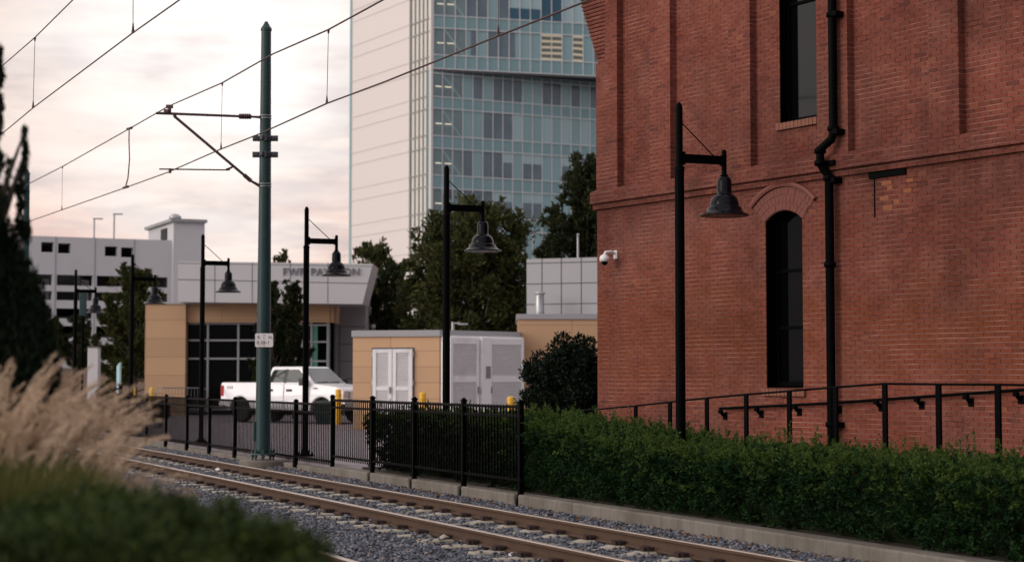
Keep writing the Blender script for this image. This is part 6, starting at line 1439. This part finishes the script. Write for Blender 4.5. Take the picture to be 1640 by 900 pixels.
# juniper at the left edge: spires of fine needles, close and out of focus
JY = 9.0
jun = thing('juniper', (at(-20, 600, JY).x, JY, 0.38), 'dark upright juniper at the left edge of the view', 'tree')
Cs, Rs = [], []
def spire(pts, k):
    for i in range(k):
        f_ = random.random(); j = f_*(len(pts)-1); a = int(j); u = j-a; a2 = min(a+1, len(pts)-1)
        px = pts[a][0]*(1-u)+pts[a2][0]*u; py = pts[a][1]*(1-u)+pts[a2][1]*u; r = pts[a][2]*(1-u)+pts[a2][2]*u
        p = at(px+random.gauss(0, r*0.35), py+random.gauss(0, 8), JY+random.gauss(0, r/311*0.5)); Cs.append(tuple(p)); Rs.append(max(0.014, r/311*random.uniform(0.5, 0.95)))
spire([(1,72,2),(0,130,6),(-2,200,9),(-4,300,14),(-10,420,28)], 46)
spire([(40,192,2),(38,250,6),(35,320,10),(30,400,16),(20,500,28)], 44)
spire([(14,268,3),(12,300,6),(5,330,8)], 8)
spire([(60,468,4),(64,500,16),(50,540,32),(30,600,40)], 46)
spire([(5,420,22),(22,480,34),(20,560,44),(10,640,48),(-10,720,52),(-20,790,54)], 90)
spire([(70,520,14),(72,575,18),(55,615,22)], 24)
spire([(-60,120,20),(-60,300,50),(-60,500,70),(-60,700,80)], 60)
P, D = clump_cloud(Cs, Rs, 260, (1,1,1.9), 0.1); P = P[P[:,2] > 0.35]; D = RNG.normal(size=P.shape)*0.35+np.array([0,0,1.0]); 
leaves('crown', P, D, 0.055, 0.015, M['needle'], jun)
b = MB(); jx = at(-20, 600, JY).x
b.tube([(jx,JY,0.2),(jx,JY,2.2),(jx-0.05,JY,3.4)], [0.07,0.05,0.02], 8)
for c, r in list(zip(Cs, Rs))[::7]: b.tube([(jx,JY,max(0.5,c[2]-0.5)), c], [0.02,0.006], 5)
b.build('trunk', M['bark'], jun)

# tufts of plume grass behind the low bush
def grass(px, Y, label, nb, npl, h=1.05, spread=0.45, lean=0.25, z0=0.38, tip=590):
    c = at(px-52, 600, Y); root = thing('plume_grass', (c.x, c.y, z0), label, 'ornamental grass', 'plume grass tufts on the raised bed')
    V, Fq = [], []; VV, FF = [], []
    def blade(arr, far, o, d, L, w, droop, nseg=6):
        pos = Vector(o); dv = Vector(d).normalized(); side = dv.cross(Z3); side = side.normalized() if side.length > 1e-3 else Vector((1,0,0)); rot_ = Matrix.Rotation(random.uniform(0, 3.14), 3, 'Z'); side = rot_ @ side; base = len(arr)
        path = []
        for i in range(nseg+1):
            f_ = i/nseg; ww = w*(1-f_)**0.6+0.0004; arr.append(tuple(pos-side*ww/2)); arr.append(tuple(pos+side*ww/2)); path.append(pos.copy()); pos += dv*(L/nseg); dv = (dv + Vector((dv.x*0.13, dv.y*0.13, -droop/nseg*(0.4+f_*1.6)))).normalized()
        for i in range(nseg): far.append((base+2*i, base+2*i+1, base+2*i+3, base+2*i+2))
        return path, dv
    for i in range(nb):
        a = random.uniform(0, 2*math.pi); rr = random.uniform(0, 0.16); s_ = random.uniform(0.05, spread)
        blade(V, Fq, (c.x+rr*math.cos(a), c.y+rr*math.sin(a), z0-0.03), (math.cos(a)*s_+0.06, math.sin(a)*s_, 1), h*random.uniform(0.65, 1.05), 0.012, random.uniform(0.2, 0.9))
    np_mesh('blades', np.array(V), np.array(Fq), M['grass_blade'], root)
    PP, DD = [], []
    for i in range(npl):
        a = random.uniform(0, 2*math.pi); rr = random.uniform(0, 0.14); s_ = random.uniform(0.03, spread*0.9); L = h*random.uniform(0.95, 1.2)
        path, dv = blade(VV, FF, (c.x+rr*math.cos(a), c.y+rr*math.sin(a), z0), (math.cos(a)*s_+lean*0.7, math.sin(a)*s_, 1), L, 0.0035, random.uniform(0.1, 0.42), 8)
        pl = random.uniform(0.2, 0.34)
        p0 = path[-1]; d0 = (path[-1]-path[-2]).normalized(); pos = p0.copy(); dv = d0
        for k in range(60):
            f_ = k/60; q_ = pos; rad = 0.017*math.sin(math.pi*min(1, f_*0.9+0.12))
            PP.append((q_.x+random.gauss(0,rad*0.5), q_.y+random.gauss(0,rad*0.5), q_.z+random.gauss(0,rad*0.5))); DD.append((dv.x+random.gauss(0,.5), dv.y+random.gauss(0,.5), dv.z+random.gauss(0,.5)))
            pos = pos + dv*(pl/60); dv = (dv+Vector((0.007,0,-0.013))).normalized()
    np_mesh('stalks', np.array(VV), np.array(FF), M['grass_blade'], root)
    leaves('plumes', np.array(PP), np.array(DD), 0.036, 0.0065, M['plume'], root)
    return root
grass(104, 9.6, 'plume grass tuft leaning farthest right over the track edge', 1900, 95, 0.86, 0.24, 0.06)
grass(62, 9.0, 'tall pinkish plume grass tuft in the middle of the row', 2200, 125, 0.98, 0.26, 0.06)
grass(14, 8.3, 'plume grass tuft at the foot of the dark juniper', 1900, 75, 0.90, 0.24, 0.05)
grass(90, 8.0, 'greener plume grass tuft just behind the low bush', 3600, 45, 0.96, 0.28, 0.06)
grass(150, 8.9, 'short plume grass tuft drooping beside the gravel', 1500, 95, 0.64, 0.30, 0.10)
grass(44, 7.2, 'low green grass tuft between the juniper and the bush', 3600, 4, 0.98, 0.28, 0.05)

# low leafy bush close to the camera
def front_bush():
    root = thing('low_bush', (at(200, 850, 5.2).x, 5.2, 0.38), 'out of focus low green bush filling the lower left corner', 'bush')
    Cs, Rs = [], []
    top = [(-120,800),(0,800),(60,782),(130,768),(210,775),(290,790),(350,805),(420,828),(480,848),(525,872),(552,905)]
    for i in range(420):
        Y = random.uniform(4.3, 6.4); px = random.uniform(-140, 520 - (Y-4.3)*12); yt = float(np.interp(px, [a for a, _ in top], [b_ for _, b_ in top]))
        zt_ = at(px, yt, 5.0).z + random.gauss(0, 0.02) - 0.05*abs(Y-5.0); r = random.uniform(0.05, 0.10)
        p = at(px, 850, Y); dz = random.random()**2*0.7
        Cs.append((p.x, Y, zt_-r-dz)); Rs.append(r)
    P, D = clump_cloud(Cs, Rs, 130, (1,1,0.9), 0.2); keep = P[:,2] > 0.36; P, D = P[keep], D[keep]; D = D*0.6+RNG.normal(size=D.shape)*0.6+np.array([0,0,0.5])
    leaves('foliage', P, D, 0.03, 0.013, M['leaf_front'], root)
    b = MB()
    for c in Cs[::6]: b.tube([(c[0]+random.gauss(0,.05), c[1]+random.gauss(0,.05), 0.33), c], [0.007,0.003], 4, smooth=False)
    b.build('stems', M['bark'], root)
front_bush()

# dry leaves blown against the curb
nd = 420; td_ = RNG.uniform(14, 40, nd); vd_ = 10.42 - RNG.exponential(0.13, nd); zd_ = np.interp(vd_, [9.6, 10.45], [Z_BAL+0.07, -0.165])
Pd = np.stack([TD.x*td_+VD.x*vd_, TD.y*td_+VD.y*vd_, zd_], 1); Dd = RNG.normal(size=(nd,3))*np.array([1,1,0.3])
leaves('dry_leaves', Pd, Dd, 0.055, 0.03, leafmat('dry_leaf', [(0.1, (0.09, 0.045, 0.025)), (0.5, (0.18, 0.085, 0.04)), (0.9, (0.3, 0.18, 0.09))], 0.05, lev=1.0), None, None, None, 'stuff')
# ------------------------------------------------------------------ bits of litter on the gravel
def litter(px, py, label, mat, size, z=Z_BAL):
    p = ground(px, py, z+0.03); q = MB(); n = 7
    vs = [(0,0,size*0.9)] + [(size*random.uniform(.6,1.2)*math.cos(k*2*math.pi/n), size*random.uniform(.5,1)*math.sin(k*2*math.pi/n), random.uniform(0,size*.5)) for k in range(n)] + [(0,0,-0.02)]
    q.add([Vector(v)+p for v in vs], [(0,1+k,1+(k+1)%n) for k in range(n)] + [(n+1,1+(k+1)%n,1+k) for k in range(n)]); tag(q.build('litter', mat, loc=p), label, 'litter', 'litter on the gravel')
litter(349, 753, 'upright white scrap between the rails near the green mast', M['stone_white'], 0.07, Z_TIE)
litter(738, 792, 'pink scrap lying against the curb below a fence post', M['pink_litter'], 0.06)
litter(576, 857, 'white crumpled scrap on the gravel left of the rails', M['stone_white'], 0.05)
litter(645, 779, 'flat white scrap on the gravel below the curb', M['stone_white'], 0.055)
litter(820, 891, 'white plastic scrap beside the near rail at the bottom edge', M['stone_white'], 0.06)
litter(711, 862, 'pale lump of stone against the near rail', M['sleeper'], 0.06, Z_TIE)
